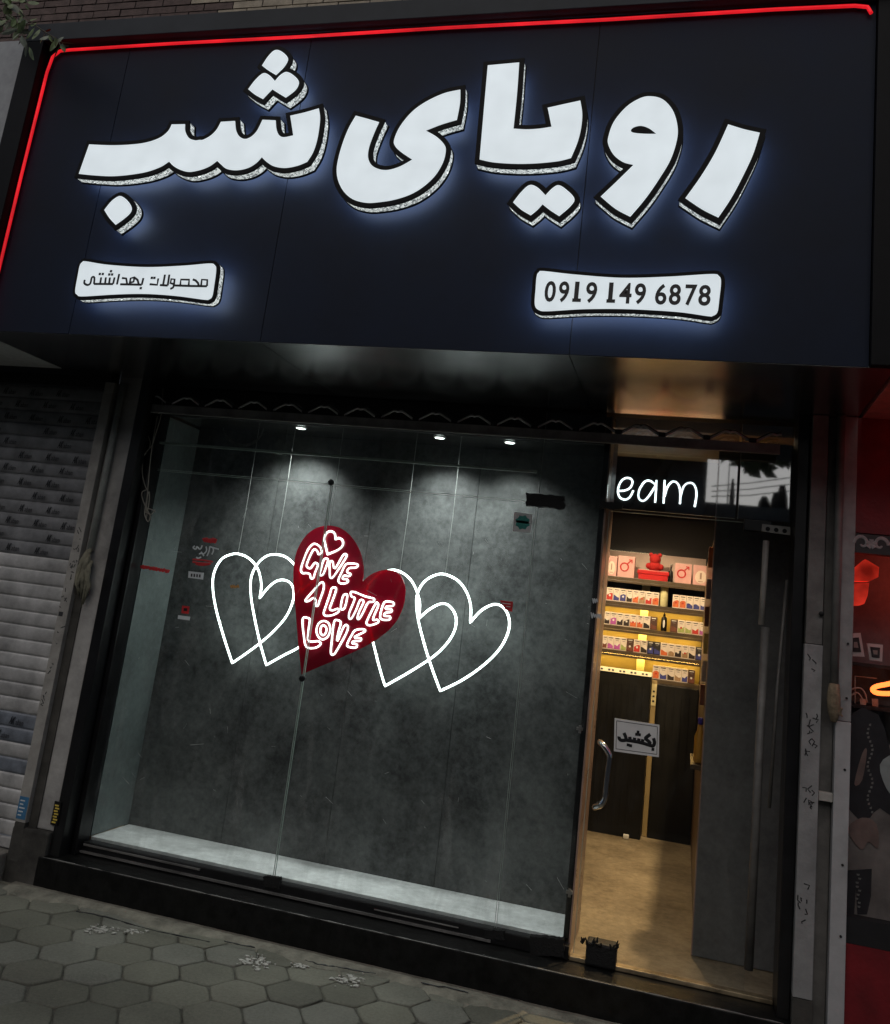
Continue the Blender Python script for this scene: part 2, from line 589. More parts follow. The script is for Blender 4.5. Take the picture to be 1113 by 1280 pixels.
        if smooth:
            me.polygons.foreach_set('use_smooth', [True] * len(me.polygons))
        me.update()
        o = bpy.data.objects.new(name, me)
        COL.objects.link(o)
        if parent is not None:
            base = parent
            o.parent = base
            # a sub-part hangs under a mesh part that sits at its thing's origin
            if base.type == 'MESH' and base.parent is not None:
                pass
        else:
            o.location = org
        return o


def subpart(mb, name, part, root, mat=None, smooth=False):
    """A piece of a part: same origin as the thing's root, parented to the part."""
    o = mb.build(name, root, smooth=smooth, mat=mat)
    o.parent = part
    return o


def thing(name, label, cat, loc, group=None):
    o = bpy.data.objects.new(name, None)
    COL.objects.link(o)
    o.empty_display_size = 0.1
    o.location = Vector(loc)
    return tag(o, label, cat, group)


def tag(o, label=None, cat=None, group=None, kind=None):
    if label:
        o['label'] = label
    if cat:
        o['category'] = cat
    if group:
        o['group'] = group
    if kind:
        o['kind'] = kind
    return o


def spline(pts, closed=True, step=6):
    """Smooth curve through points; a third entry marks a sharp corner."""
    n = len(pts)
    out = []
    seg = n if closed else n - 1
    for i in range(seg):
        p1, p2 = pts[i], pts[(i + 1) % n]
        p0 = pts[(i - 1) % n] if (closed or i > 0) else p1
        p3 = pts[(i + 2) % n] if (closed or i < n - 2) else p2
        if len(p1) > 2:
            p0 = p1
        if len(p2) > 2:
            p3 = p2
        for k in range(step):
            t = k / step
            q = []
            for a in (0, 1):
                q.append(0.5 * (2 * p1[a] + (p2[a] - p0[a]) * t + (2 * p0[a] - 5 * p1[a] + 4 * p2[a] - p3[a]) * t * t
                                + (3 * p1[a] - p0[a] - 3 * p2[a] + p3[a]) * t ** 3))
            out.append(tuple(q))
    if not closed:
        out.append(tuple(pts[-1][:2]))
    return out


def px(pts, ox, oy, s):
    return [(ox + p[0] / s, oy + p[1] / s) + tuple(p[2:]) for p in pts]


def on(pts, Y):
    """Pixel outline -> (x, z) outline on the plane Y."""
    r = []
    for p in pts:
        q = at(p[0], p[1], Y=Y)
        r.append((q.x, q.z) + tuple(p[2:]))
    return r


def on3(pts, Y):
    return [at(p[0], p[1], Y=Y) for p in pts]


def area(c):
    return 0.5 * sum(c[i][0] * c[(i + 1) % len(c)][1] - c[(i + 1) % len(c)][0] * c[i][1] for i in range(len(c)))


def dist_seg(p, a, b):
    dx, dz = b[0] - a[0], b[1] - a[1]
    L = dx * dx + dz * dz
    t = 0 if L == 0 else max(0, min(1, ((p[0] - a[0]) * dx + (p[1] - a[1]) * dz) / L))
    return math.hypot(p[0] - a[0] - t * dx, p[1] - a[1] - t * dz)


def grow(c, d):
    """Outline moved outwards by d, self-crossing loops dropped."""
    c = [p for i, p in enumerate(c) if math.hypot(p[0] - c[i - 1][0], p[1] - c[i - 1][1]) > 1e-6]
    if area(c) < 0:
        c = c[::-1]
    n = len(c)
    out = []
    for i in range(n):
        a, b, e = c[i - 1], c[i], c[(i + 1) % n]
        u = Vector((b[0] - a[0], b[1] - a[1])).normalized()
        w = Vector((e[0] - b[0], e[1] - b[1])).normalized()
        n1, n2 = Vector((u.y, -u.x)), Vector((w.y, -w.x))
        mtr = n1 + n2
        if mtr.length < 1e-6:
            mtr = n1
        mtr.normalize()
        k = d / max(0.45, mtr.dot(n1))
        out.append((b[0] + mtr.x * k, b[1] + mtr.y * k))
    res = []
    for p in out:
        if min(dist_seg(p, c[i], c[(i + 1) % n]) for i in range(n)) > abs(d) * 0.985:
            res.append(p)
    return res


def text_mb(mb, body, p_left, p_right, height, Y, depth=0.002, bold=0.0, shear=0.0):
    """Lettering on a facade between two baseline points, as mesh faces in mb."""
    cu = bpy.data.curves.new('lettering', 'FONT')
    cu.body = body
    cu.size = 1.0
    cu.offset = bold
    cu.shear = shear
    cu.resolution_u = 4
    ob = bpy.data.objects.new('lettering', cu)
    COL.objects.link(ob)
    dg = bpy.context.evaluated_depsgraph_get()
    me = bpy.data.meshes.new_from_object(ob.evaluated_get(dg))
    xs = [v.co.x for v in me.vertices]
    ys = [v.co.y for v in me.vertices]
    x0, x1 = min(xs), max(xs)
    hy = max(ys)
    W = p_right.x - p_left.x
    vs = []
    for v in me.vertices:
        t = (v.co.x - x0) / (x1 - x0)
        vs.append((p_left.x + W * t, Y, p_left.z + (p_right.z - p_left.z) * t + v.co.y / hy * height))
    mb.add(vs, [list(p.vertices) for p in me.polygons])
    bpy.data.objects.remove(ob)
    bpy.data.curves.remove(cu)
    bpy.data.meshes.remove(me)


# ================================================================== ground
mb = MB()
mb.add([(-60, -60, -0.02), (60, -60, -0.02), (60, 60, -0.02), (-60, 60, -0.02)], [(0, 1, 2, 3)])
tag(mb.build('ground', mat=M_MORTAR), kind='structure')
mb = MB()
mb.add([(-60, -7.5, -0.015), (60, -7.5, -0.015), (60, -0.6, -0.015), (-60, -0.6, -0.015)], [(0, 1, 2, 3)])
tag(mb.build('road', mat=M_ASPH), kind='structure')


def hex_paving():
    """Hexagonal concrete pavers, each slightly tilted and worn, as one paved surface."""
    bm = bmesh.new()
    lay = bm.loops.layers.color.new('stone_tone')
    ff = 0.222
    rr = ff / math.sqrt(3)
    rot = R(2.0)
    ux = Vector((math.cos(rot), math.sin(rot)))
    uy = Vector((-math.sin(rot), math.cos(rot)))
    org = Vector((-1.985, 3.435))
    for i in range(-24, 24):
        for j in range(-14, 8):
            c = org + ux * (1.5 * rr * i) + uy * (ff * (j + (0.5 if i % 2 else 0)))
            if not (-6.5 < c.x < 3.2 and 0.6 < c.y < 4.3):
                continue
            t = random.uniform(0.84, 1.12)
            zc = random.uniform(-0.003, 0.002)
            tx, ty = random.uniform(-.012, .012), random.uniform(-.012, .012)
            rings = []
            for rad, dz in ((1.0, -0.03), (0.992, -0.004), (0.972, -0.0005), (0.90, 0.0012), (0.0, 0.0018)):
                if rad == 0:
                    rings.append([bm.verts.new((c.x, c.y, zc + dz))])
                    continue
                ring = []
                for k in range(18):
                    a = math.pi / 3 * (k / 3.0)
                    k6 = int(k // 3)
                    f3 = (k % 3) / 3.0
                    a0, a1 = math.pi / 3 * k6, math.pi / 3 * (k6 + 1)
                    p = Vector((math.cos(a0), math.sin(a0))) * (1 - f3) + Vector((math.cos(a1), math.sin(a1))) * f3
                    L = p.length
                    if k % 3 == 0:
                        p *= 0.975
                    e = rad * (rr - 0.0015) * (1 + random.uniform(-.026, .008))
                    q = c + ux * (p.x * e) + uy * (p.y * e)
                    ring.append(bm.verts.new((q.x, q.y, zc + dz + (q.x - c.x) * tx + (q.y - c.y) * ty)))
                rings.append(ring)
            fs = []
            for a, b in zip(rings[:-2], rings[1:-1]):
                for k in range(18):
                    fs.append(bm.faces.new((a[k], a[(k + 1) % 18], b[(k + 1) % 18], b[k])))
            for k in range(18):
                fs.append(bm.faces.new((rings[-2][k], rings[-2][(k + 1) % 18], rings[-1][0])))
            for f_ in fs:
                f_.smooth = True
                for lp in f_.loops:
                    lp[lay] = (t, t * 0.995, t * 0.97, 1)
    # cut what would run under the step: mortar fillet covers it
    me = bpy.data.meshes.new('pavement')
    bm.to_mesh(me)
    bm.free()
    me.materials.append(M_PAVE)
    o = bpy.data.objects.new('pavement', me)
    COL.objects.link(o)
    tag(o, kind='structure')


hex_paving()
# sand and mortar between the pavers, and the rough cement fillet along the shop
M_SAND = plain('joint sand', (0.075, 0.072, 0.058), 0.9, var=0.4, scale=25, bump=0.5)
mb = MB()
mb.add([(-6.5, 0.55, -0.007), (3.2, 0.55, -0.007), (3.2, 4.3, -0.007), (-6.5, 4.3, -0.007)], [(0, 1, 2, 3)])
tag(mb.build('pavement_bed', mat=M_SAND), kind='structure')
M_FILLET = plain('rough cement', (0.17, 0.16, 0.128), 0.9, var=0.4, scale=12, bump=0.6)
mb = MB()
vs, fs = [], []
N = 90
for i in range(N + 1):
    x = -3.1 + 3.8 * i / N
    w = 0.11 + 0.035 * math.sin(i * 0.37) + random.uniform(-.012, .012)
    vs += [(x, FAC + 0.02, 0.016), (x, FAC - w * 0.55, 0.012 + random.uniform(-.002, .002)), (x, FAC - w, -0.006)]
for i in range(N):
    a = i * 3
    fs += [(a, a + 1, a + 4, a + 3), (a + 1, a + 2, a + 5, a + 4)]
mb.add(vs, fs)
tag(mb.build('cement_fillet', mat=M_FILLET, smooth=True), kind='structure')


mb = MB()
for line in ([(96, 1139), (118, 1143), (150, 1151), (190, 1162), (222, 1169), (262, 1177)], [(281, 1176), (296, 1180), (318, 1184)], [(382, 1200), (402, 1206), (420, 1208), (440, 1212), (470, 1217)],
             [(526, 1228), (548, 1233), (560, 1234), (585, 1241)], [(598, 1236), (614, 1241), (650, 1250)]):
    w = spline(line, closed=False, step=4)
    mb.tube([at(a + random.uniform(-.6, .6), b + random.uniform(-.5, .5), Z=.0165) for a, b in w], [random.uniform(.0012, .0035) for _ in w], 5)
tag(mb.build('fillet_crack', mat=M_INK), kind='structure')


def splash(cx_, cy_, nn, sx, sy, label):
    mb = MB()
    for k_ in range(nn * 2):
        p = at(cx_ + random.gauss(0, sx), cy_ + random.gauss(0, sy), Z=0.0)
        k = random.randint(6, 9)
        r0 = abs(random.gauss(0.0, 0.0034)) + 0.0014
        pts = []
        for j in range(k):
            a = 2 * math.pi * j / k
            rj = r0 * random.uniform(0.5, 1.4)
            pts.append((p.x + math.cos(a) * rj * 1.5, p.y + math.sin(a) * rj, 0.0056 + .00004 * k_))
        vs = pts + [(q[0], q[1], 0.003) for q in pts]
        mb.add(vs, [tuple(range(k))] + [(j, (j + 1) % k, (j + 1) % k + k, j + k) for j in range(k)])
    tag(mb.build('paint_splash', mat=M_SPLASH), label, 'paint splash', 'white paint splashes on the pavement')


splash(128, 1163, 30, 9, 2.2, 'white paint splash nearest the left end of the black step')
splash(168, 1166, 12, 8, 1.5, 'thin streak of white paint just right of the first splash')
splash(322, 1204, 46, 10, 4.5, 'largest white paint splash on the pavement below the display window')
splash(375, 1209, 14, 5, 2, 'small white paint spot right of the largest splash')
splash(436, 1226, 26, 9, 3.5, 'white paint splash furthest right along the black step')

# ================================================================== step in front of the shop
st = thing('shop_step', 'long black stone step under the shop window', 'step', (-1.2, 4.3, 0))
MB().bev(-3.0, 0.52, FAC, 4.46, 0.0, 0.15, 0.008).build('riser', st, mat=M_GRANITE)
mb = MB()                                # a chipped, slightly bright front nosing
nose = [(-2.98 + i * .0435, FAC + .002, .1475) for i in range(80)]
mb.tube(nose, [random.choice([.0006, .0015, .0026, .0034, .0022]) for _ in nose], 5)
mb.build('worn_edge', st, mat=M_DUSTY)

# ================================================================== window frame and glass
fr = thing('window_frame', 'black metal frame round the shop window and door', 'window frame', (-1.2, 4.36, 0.15))
MB().bev(-2.965, -2.905, FAC + .03, 4.41, 0.15, SOF, .004).build('jamb', fr, mat=M_BLACK)
MB().bev(-2.90, -2.872, 4.30, 4.40, 0.15, 2.43, .004).build('jamb', fr, mat=M_BLACK)
MB().bev(0.432, 0.480, 4.23, 4.42, 0.15, SOF, .004).build('jamb', fr, mat=M_BLACK)
MB().bev(-2.87, -0.407, 4.345, 4.405, 0.152, 0.208, .005).build('bottom_rail', fr, mat=M_BLACK)
mb = MB()
mb.box(-2.90, -0.75, 4.335, 4.3435, 0.158, 0.168)
mb.box(-2.86, -2.2, 4.337, 4.3445, 0.192, 0.2)
mb.box(-1.3, -0.9, 4.337, 4.3445, 0.186, 0.19)
mb.build('worn_edge', fr, mat=M_DUSTY)
mb = MB()
mb.box(-2.902, -2.894, 4.352, 4.364, 0.22, 2.275)
mb.box(-2.902, -0.755, 4.352, 4.364, 2.266, 2.278)
mb.build('trim_line', fr, mat=M_EDGE)
MB().bev(-2.965, -.444, 4.39, 4.43, 2.44, SOF, .004).build('head_board', fr, mat=M_BLACKM)

M_SCRATCH = plain('scratched glass', (.42, .44, .43), .6, var=.5, scale=50)


def pane(name, label, x0, x1, z0, z1, mat_, edges='lr', cat='glass pane', y=GY):
    t = thing(name, label, cat, ((x0 + x1) / 2, y, z0), 'glass panes of the shop front')
    MB().box(x0 + .002, x1 - .002, y - .004, y + .004, z0 + .002, z1 - .002).build('glass', t, mat=mat_)
    mb = MB()
    if 'l' in edges:
        mb.box(x0 + .0005, x0 + .0018, y - .0045, y + .0045, z0, z1)
    if 'r' in edges:
        mb.box(x1 - .0018, x1 - .0005, y - .0045, y + .0045, z0, z1)
    if 't' in edges:
        mb.box(x0 + .003, x1 - .003, y - .005, y + .005, z1 - .0018, z1 - .0003)
    if 'b' in edges:
        mb.box(x0 + .003, x1 - .003, y - .005, y + .005, z0 + .0003, z0 + .0018)
    mb.build('polished_edge', t, mat=M_EDGE)
    if z1 - z0 > 1.5:
        rs_ = random.Random(int(abs(x0) * 1000))
        mb = MB()
        for i in range(int(18 * (x1 - x0)) + 5):
            x = x0 + .03 + (x1 - x0 - .06) * rs_.random()
            z = z0 + .1 + (z1 - z0 - .2) * rs_.random()
            a = rs_.choice([rs_.gauss(0, .35), rs_.gauss(1.57, .3), rs_.gauss(-.6, .2)])
            L = abs(rs_.gauss(0, .028)) + .006
            pts_ = [(x + math.cos(a) * L * u + rs_.uniform(-.0015, .0015), y - .0052, z + math.sin(a) * L * u) for u in (0, .5, 1)]
            pts_ = [p_ for p_ in pts_ if x0 + .004 < p_[0] < x1 - .004]
            if len(pts_) > 1:
                mb.tube(pts_, rs_.uniform(.0004, .0010), 4, squash=.3)
        mb.build('scratch_marks', t, mat=M_SCRATCH)
    return t


TZ = 2.125
pane('window_pane', 'large left window pane in front of the two left neon hearts', -2.87, -1.832, .205, TZ - .004, M_GLASS, 'rt')
pane('window_pane', 'middle window pane in front of the two right neon hearts', -1.826, -0.744, .205, TZ - .004, M_GLASS, 'lrt')
pane('window_pane', 'narrow window pane between the teal sticker and the door', -0.738, -0.418, .205, TZ - .004, M_GLASS, 'l')
pane('transom_pane', 'long transom pane above the left and middle window panes', -2.87, -0.744, TZ + .002, 2.44, M_GLASS, 'b')
pane('transom_pane', 'short transom pane above the narrow window pane', -0.738, -0.405, TZ + .002, 2.58, M_GLASS, 'l')
pane('transom_pane', 'dark transom pane above the glass door reflecting the sky', -0.395, 0.188, TZ + .002, 2.58, M_TGLASS, 'b')
pane('transom_pane', 'narrow transom pane at the right above the door hinge', 0.196, 0.430, TZ + .002, 2.58, M_TGLASS, 'l')

# round glass fixings
for (x, y, lab) in ((414, 603, 'round steel glass stud on the transom seam above the red heart'), (378, 848, 'round steel glass stud at the tip of the red heart')):
    p = at(x, y, Y=GY - .012)
    mb = MB().lathe(p, (0, -1, 0), [(.013, -.012), (.016, 0), (.016, .006), (.012, .010), (.005, .011)], 16)
    tag(mb.build('glass_stud', mat=M_BLACK, smooth=False), lab, 'glass fitting', 'round studs on the window glass')


def rough_patch(x0, y0, x1, y1, Y, th, label, seed, extra=()):
    """A clamp wrapped in torn black tape."""
    rnd = random.Random(seed)
    t = thing('patch_fitting', label, 'glass fitting', at((x0 + x1) / 2, y1, Y=Y), 'taped glass clamps')
    a = []
    n = 14
    for i in range(n):
        a.append((x0 + (x1 - x0) * i / (n - 1), y0 + (y1 - y0) * 0 + .25 * (x1 - x0) * i / (n - 1) * .35 + rnd.uniform(-.7, .7)))
    for i in range(6):
        a.append((x1 + rnd.uniform(-1.2, 1.2), y0 + (y1 - y0) * (i + .5) / 6 + .09 * (x1 - x0)))
    for i in range(n):
        a.append((x1 - (x1 - x0) * i / (n - 1), y1 + .09 * (x1 - x0) * (1 - i / (n - 1)) + rnd.uniform(-1.2, 1.2)))
    for i in range(6):
        a.append((x0 + rnd.uniform(-1, 1), y1 - (y1 - y0) * (i + .5) / 6))
    MB().slab(on(a, Y), Y - th, Y + .006).build('tape', t, mat=M_TAPE)
    for e in extra:
        q = [at(*c, Y=Y) for c in e]
        MB().slab([(c.x, c.z) for c in q], Y - th - .004, Y - th - .0005).build('steel_plate', t, mat=M_DUSTY)
    return t


rough_patch(659, 617, 706, 633, GY - .004, .028, 'black taped clamp on the transom seam above the teal sticker', 1)
rough_patch(750, 627, 778, 636, GY - .004, .022, 'small black taped clamp at the head of the door', 2)
rough_patch(664, 1168, 706, 1190, GY - .02, .03, 'black taped clamp at the foot of the narrow window pane', 3)
rough_patch(606, 1160, 632, 1172, GY - .02, .02, 'black taped clamp at the foot of the seam between two panes', 5)
rough_patch(331, 1094, 352, 1108, GY - .02, .02, 'black taped clamp at the foot of the seam under the red heart', 6)

# ================================================================== glass door
dr = thing('glass_door', 'frameless glass door standing open on the lit shop', 'door', (-.05, GY, .17))
MB().box(-.388, .318, GY - .005, GY + .005, .178, 2.112).build('glass', dr, mat=M_DGLASS)
mb = MB()
mb.box(-.3905, -.3885, GY - .006, GY + .006, .178, 2.112)
mb.box(-.386, .316, GY - .006, GY + .006, 2.1125, 2.115)
mb.build('polished_edge', dr, mat=M_EDGE)
# handle: a bent steel pull
hp = px([(178, 425), (215, 445), (250, 500), (262, 540), (250, 640), (235, 760), (225, 850), (195, 905), (135, 935)], 720, 860, 6.183)
c3 = [at(p[0], p[1], Y=GY - .055) for p in spline(hp, closed=False, step=5)]
for k, p in enumerate(c3):
    e = min(k, len(c3) - 1 - k)
    if e < 5:
        p.y = GY - .055 + .045 * (1 - e / 5.0)
MB().tube(c3, .0125, 12).build('handle', dr, smooth=True, mat=M_STEEL)
hb = MB().bev(.225, .345, GY - .035, GY + .03, 2.075, 2.125, .004).build('hinge', dr, mat=M_BLACK)
mb = MB()
q = [at(*c, Y=GY - .037) for c in ((953, 655), (988, 659), (988, 669), (952, 664))]
mb.slab([(c.x, c.z) for c in q], GY - .039, GY - .0355)
subpart(mb, 'hinge_plate', hb, dr, mat=M_RAIL)
mb = MB()
for i in range(3):
    c = at(960 + i * 10.5, 661.2 + i * 1.3, Y=GY - .039)
    mb.lathe(c, (0, -1, 0), [(.010, -.001), (.010, .002), (.004, .0025)], 12)
subpart(mb, 'screw', hb, dr, mat=M_BLACKM)
fb = MB().bev(-.335, -.205, GY - .045, GY + .04, .153, .247, .01).build('floor_hinge', dr, mat=M_TAPE)
mb = MB()
rnd = random.Random(4)
for i in range(26):
    x = -.36 + rnd.random() * .17
    z = .232 + rnd.random() * .02
    mb.tube([(x, GY - .045, z), (x + rnd.uniform(-.012, .012), GY - .05, z + rnd.uniform(.004, .026))], [.006, .002], 5)
subpart(mb, 'torn_tape', fb, dr, mat=M_TAPE)
mb = MB()
for (x, y) in ((725, 911), (712, 1115)):
    c = at(x, y, Y=GY - .02)
    mb.box(c.x - .014, c.x + .014, GY - .03, GY - .012, c.z - .006, c.z + .006)
    mb.box(c.x - .004, c.x + .008, GY - .034, GY - .03, c.z - .018, c.z + .016)
mb.build('lock_keeper', dr, mat=M_ALU)

th = MB().bev(-.405, .43, 4.352, 4.395, .1515, .170, .004)
tag(th.build('threshold', mat=plain('worn brass threshold', (.34, .27, .17), .45, metal=.6, var=.5, scale=12, bump=.2)), 'worn metal threshold strip under the glass door', 'threshold')

# pull sign hanging on the door
ps = thing('door_sign', 'grey laminated paper sign with black Persian word on the glass door', 'sign', at(796, 940, Y=GY - .009))
q = on([(768.5, 897.5), (824.5, 906), (823.8, 946.5), (767.5, 939)], GY - .009)
MB().slab(q, GY - .0085, GY - .0065).build('sheet', ps, mat=M_PAPER)
mb = MB()
for st_ in ([(335, 375), (335, 388), (350, 404), (385, 402), (386, 380), (372, 347)],
            [(385, 402), (400, 404), (440, 410), (480, 417), (525, 428), (560, 440)],
            [(420, 405), (417, 377)], [(452, 411), (455, 384)], [(484, 417), (489, 390)], [(513, 424), (519, 396)],
            [(556, 440), (574, 424), (540, 392), (549, 378), (576, 358)],
            [(560, 440), (598, 446), (608, 418), (600, 388)]):
    w = spline(px(st_, 720, 860, 6.183), closed=False, step=4)
    mb.tube([at(a, b, Y=GY - .0095) for a, b in w], .0074, 8, squash=.12)
for d in ((404, 440), (424, 446), (481, 340), (470, 358), (492, 361), (596, 474)):
    c = px([d], 720, 860, 6.183)[0]
    p = at(c[0], c[1], Y=GY - .0095)
    mb.box(p.x - .006, p.x + .006, GY - .0102, GY - .0086, p.z - .006, p.z + .006)
mb.build('lettering', ps, mat=M_INK)
mb = MB()
ins = on([(771, 901), (822, 908.5), (821.3, 943), (770.2, 936)], GY - .0095)
for i in range(4):
    a, b = ins[i], ins[(i + 1) % 4]
    mb.tube([(a[0], GY - .0092, a[1]), (b[0], GY - .0092, b[1])], .0012, 4)
mb.build('border_line', ps, mat=M_INKGREY)

# door posts at the right
dp = thing('door_post', 'dull grey metal post at the right of the glass door', 'post', (.325, 4.33, .15))
MB().tube([at(958, 676, Y=4.335), at(952, 781, Y=4.335)], .0135, 10).build('upper_tube', dp, smooth=True, mat=M_RAIL)
MB().tube([at(957, 784, Y=4.345), at(936, 1212, Y=4.345)], .018, 10).build('lower_tube', dp, smooth=True, mat=M_DUSTY)
MB().tube([at(984, 725, Y=4.345), at(972, 860, Y=4.345), at(962, 1010, Y=4.345)], .007, 8).build('side_rod', dp, smooth=True, mat=M_DUSTY)

# ================================================================== display niche
dn = thing('display_niche', 'shallow dark concrete look display niche behind the window', 'display niche', (-1.65, 4.56, .18))
mb = MB().mat(M_BACK)
xs = [-2.90, -2.31, -1.72, -1.13, -.415]
for a, b in zip(xs[:-1], xs[1:]):
    mb.box(a + .0012, b - .0012, DW, DW + .03, .19, 2.44)
mb.mat(M_BLACKM).box(-2.9, -.416, DW + .031, DW + .05, .19, 2.44)
mb.build('back_wall', dn)
MB().box(-2.90, -2.872, 4.408, DW - .002, .222, 2.43).build('side_wall', dn, mat=M_SIDE)
MB().box(-.442, -.416, 4.408, DW - .002, .222, 2.58).build('side_wall', dn, mat=M_BLACK)
MB().bev(-2.868, -.444, 4.408, DW - .002, .17, .2205, .003).build('platform', dn, mat=M_PLAT)
MB().box(-2.90, -.416, 4.432, DW + .05, 2.4405, 2.47).build('ceiling', dn, mat=M_SOFFIT)
MB().box(-.4155, -.408, GY + .01, DW + .05, FLOOR, 2.58).build('end_board', dn, mat=M_BRONZE)

dl = [(-2.41, 4.60, 0), (-2.11, 4.50, 1), (-1.313, 4.50, 1), (-.935, 4.50, 1)]
labs = ['', 'left one of three small lit downlights in the niche ceiling', 'middle one of three small lit downlights in the niche ceiling',
        'right one of three small lit downlights in the niche ceiling']


def spot(root, loc, tgt, power, col, size, blend, rad=.03):
    l = bpy.data.lights.new('lamp', 'SPOT')
    l.energy = power
    l.color = col
    l.spot_size = size
    l.spot_blend = blend
    l.shadow_soft_size = rad
    o = bpy.data.objects.new('lamp', l)
    COL.objects.link(o)
    o.parent = root
    o.location = Vector(loc) - root.location
    o.rotation_euler = (Vector(tgt) - Vector(loc)).to_track_quat('-Z', 'Y').to_euler()
    return o


SPOTS = [(-2.11, 'left one of three small lit downlights in the niche ceiling', 5.0, -2.22),
         (-1.313, 'middle one of three small lit downlights in the niche ceiling', 5.0, -1.25),
         (-.935, 'right one of three small lit downlights in the niche ceiling', 2.6, -.86)]
for x, lab, pw, tx in SPOTS:
    t = thing('downlight', lab, 'downlight', (x, 4.50, 2.43), 'downlights in the display niche')
    MB().lathe((x, 4.50, 2.4405), (0, 0, -1), [(.034, 0), (.034, .003), (.030, .0045)], 20).build('ring', t, mat=M_ALU)
    MB().lathe((x, 4.50, 2.4348), (0, 0, -1), [(.026, 0), (.024, .001), (.01, .0015)], 20).build('lens', t, mat=E_DISC)
    spot(t, (x, 4.50, 2.425), (tx, 4.72, 1.0), pw * 11.5, (.95, 1.0, .98), R(118), 1.0, .05)

# neon hearts
HY = 4.63
NH = thing


def neon(name, label, loops, r, mat_, group, y=HY, cat='neon sign', standoff=True):
    t = thing(name, label, cat, at(loops[0][0][0], loops[0][0][1], Y=y), group)
    for lp in loops:
        c = spline(lp, closed=True, step=6)
        MB().tube([at(a, b, Y=y) for a, b in c], r, 8, closed=True).build('tube', t, smooth=True, mat=mat_)
        for k in range(9, len(c), 31):
            p = at(c[k][0], c[k][1], Y=y)
            MB().bev(p.x - .008, p.x + .008, y + r * .6, y + r + .012, p.z - .005, p.z + .005, .002).build('clip', t, mat=M_CABLE)
    return t


hA = px([(285, 1190, 1), (200, 930), (120, 640), (90, 430), (105, 280), (180, 150), (290, 100), (370, 105), (460, 150), (540, 250), (575, 400), (560, 540, 1),
         (640, 440), (720, 375), (800, 360), (870, 395), (900, 480), (885, 590), (820, 730), (700, 870), (570, 985), (430, 1090)], 255, 680, 8)
hB = px([(625, 1210, 1), (560, 980), (500, 700), (470, 500), (475, 330), (540, 195), (630, 120), (720, 105), (820, 130), (905, 205), (955, 290), (975, 400), (970, 480, 1),
         (1060, 400), (1150, 350), (1230, 400), (1250, 520), (1200, 700), (1100, 880), (960, 1025), (800, 1112)], 255, 680, 8)
hC = px([(225, 855, 1), (185, 720), (145, 560), (112, 420), (92, 300), (110, 180), (180, 100), (270, 68), (340, 85), (400, 135), (440, 210), (462, 300), (452, 400, 1),
         (520, 340), (600, 298), (660, 310), (705, 380), (700, 470), (650, 560), (560, 650), (400, 755)], 440, 700, 5.429)
hD = px([(600, 888, 1), (525, 680), (465, 470), (440, 330), (445, 230), (490, 150), (560, 105), (630, 97), (720, 140), (780, 220), (808, 320), (803, 425, 1),
         (870, 350), (940, 308), (1000, 305), (1050, 350), (1070, 430), (1050, 520), (990, 620), (880, 725), (740, 820)], 440, 700, 5.429)
G = 'white neon heart outlines in the display'
neon('neon_heart', 'white neon heart outline at the far left of the display', [hA], .0060, E_TUBE, G)
neon('neon_heart', 'white neon heart outline half hidden behind the left of the red heart', [hB], .0060, E_TUBE, G, y=HY + .022)
neon('neon_heart', 'white neon heart outline half hidden behind the right of the red heart', [hC], .0060, E_TUBE, G, y=HY + .022)
neon('neon_heart', 'white neon heart outline at the far right of the display', [hD], .0060, E_TUBE, G)

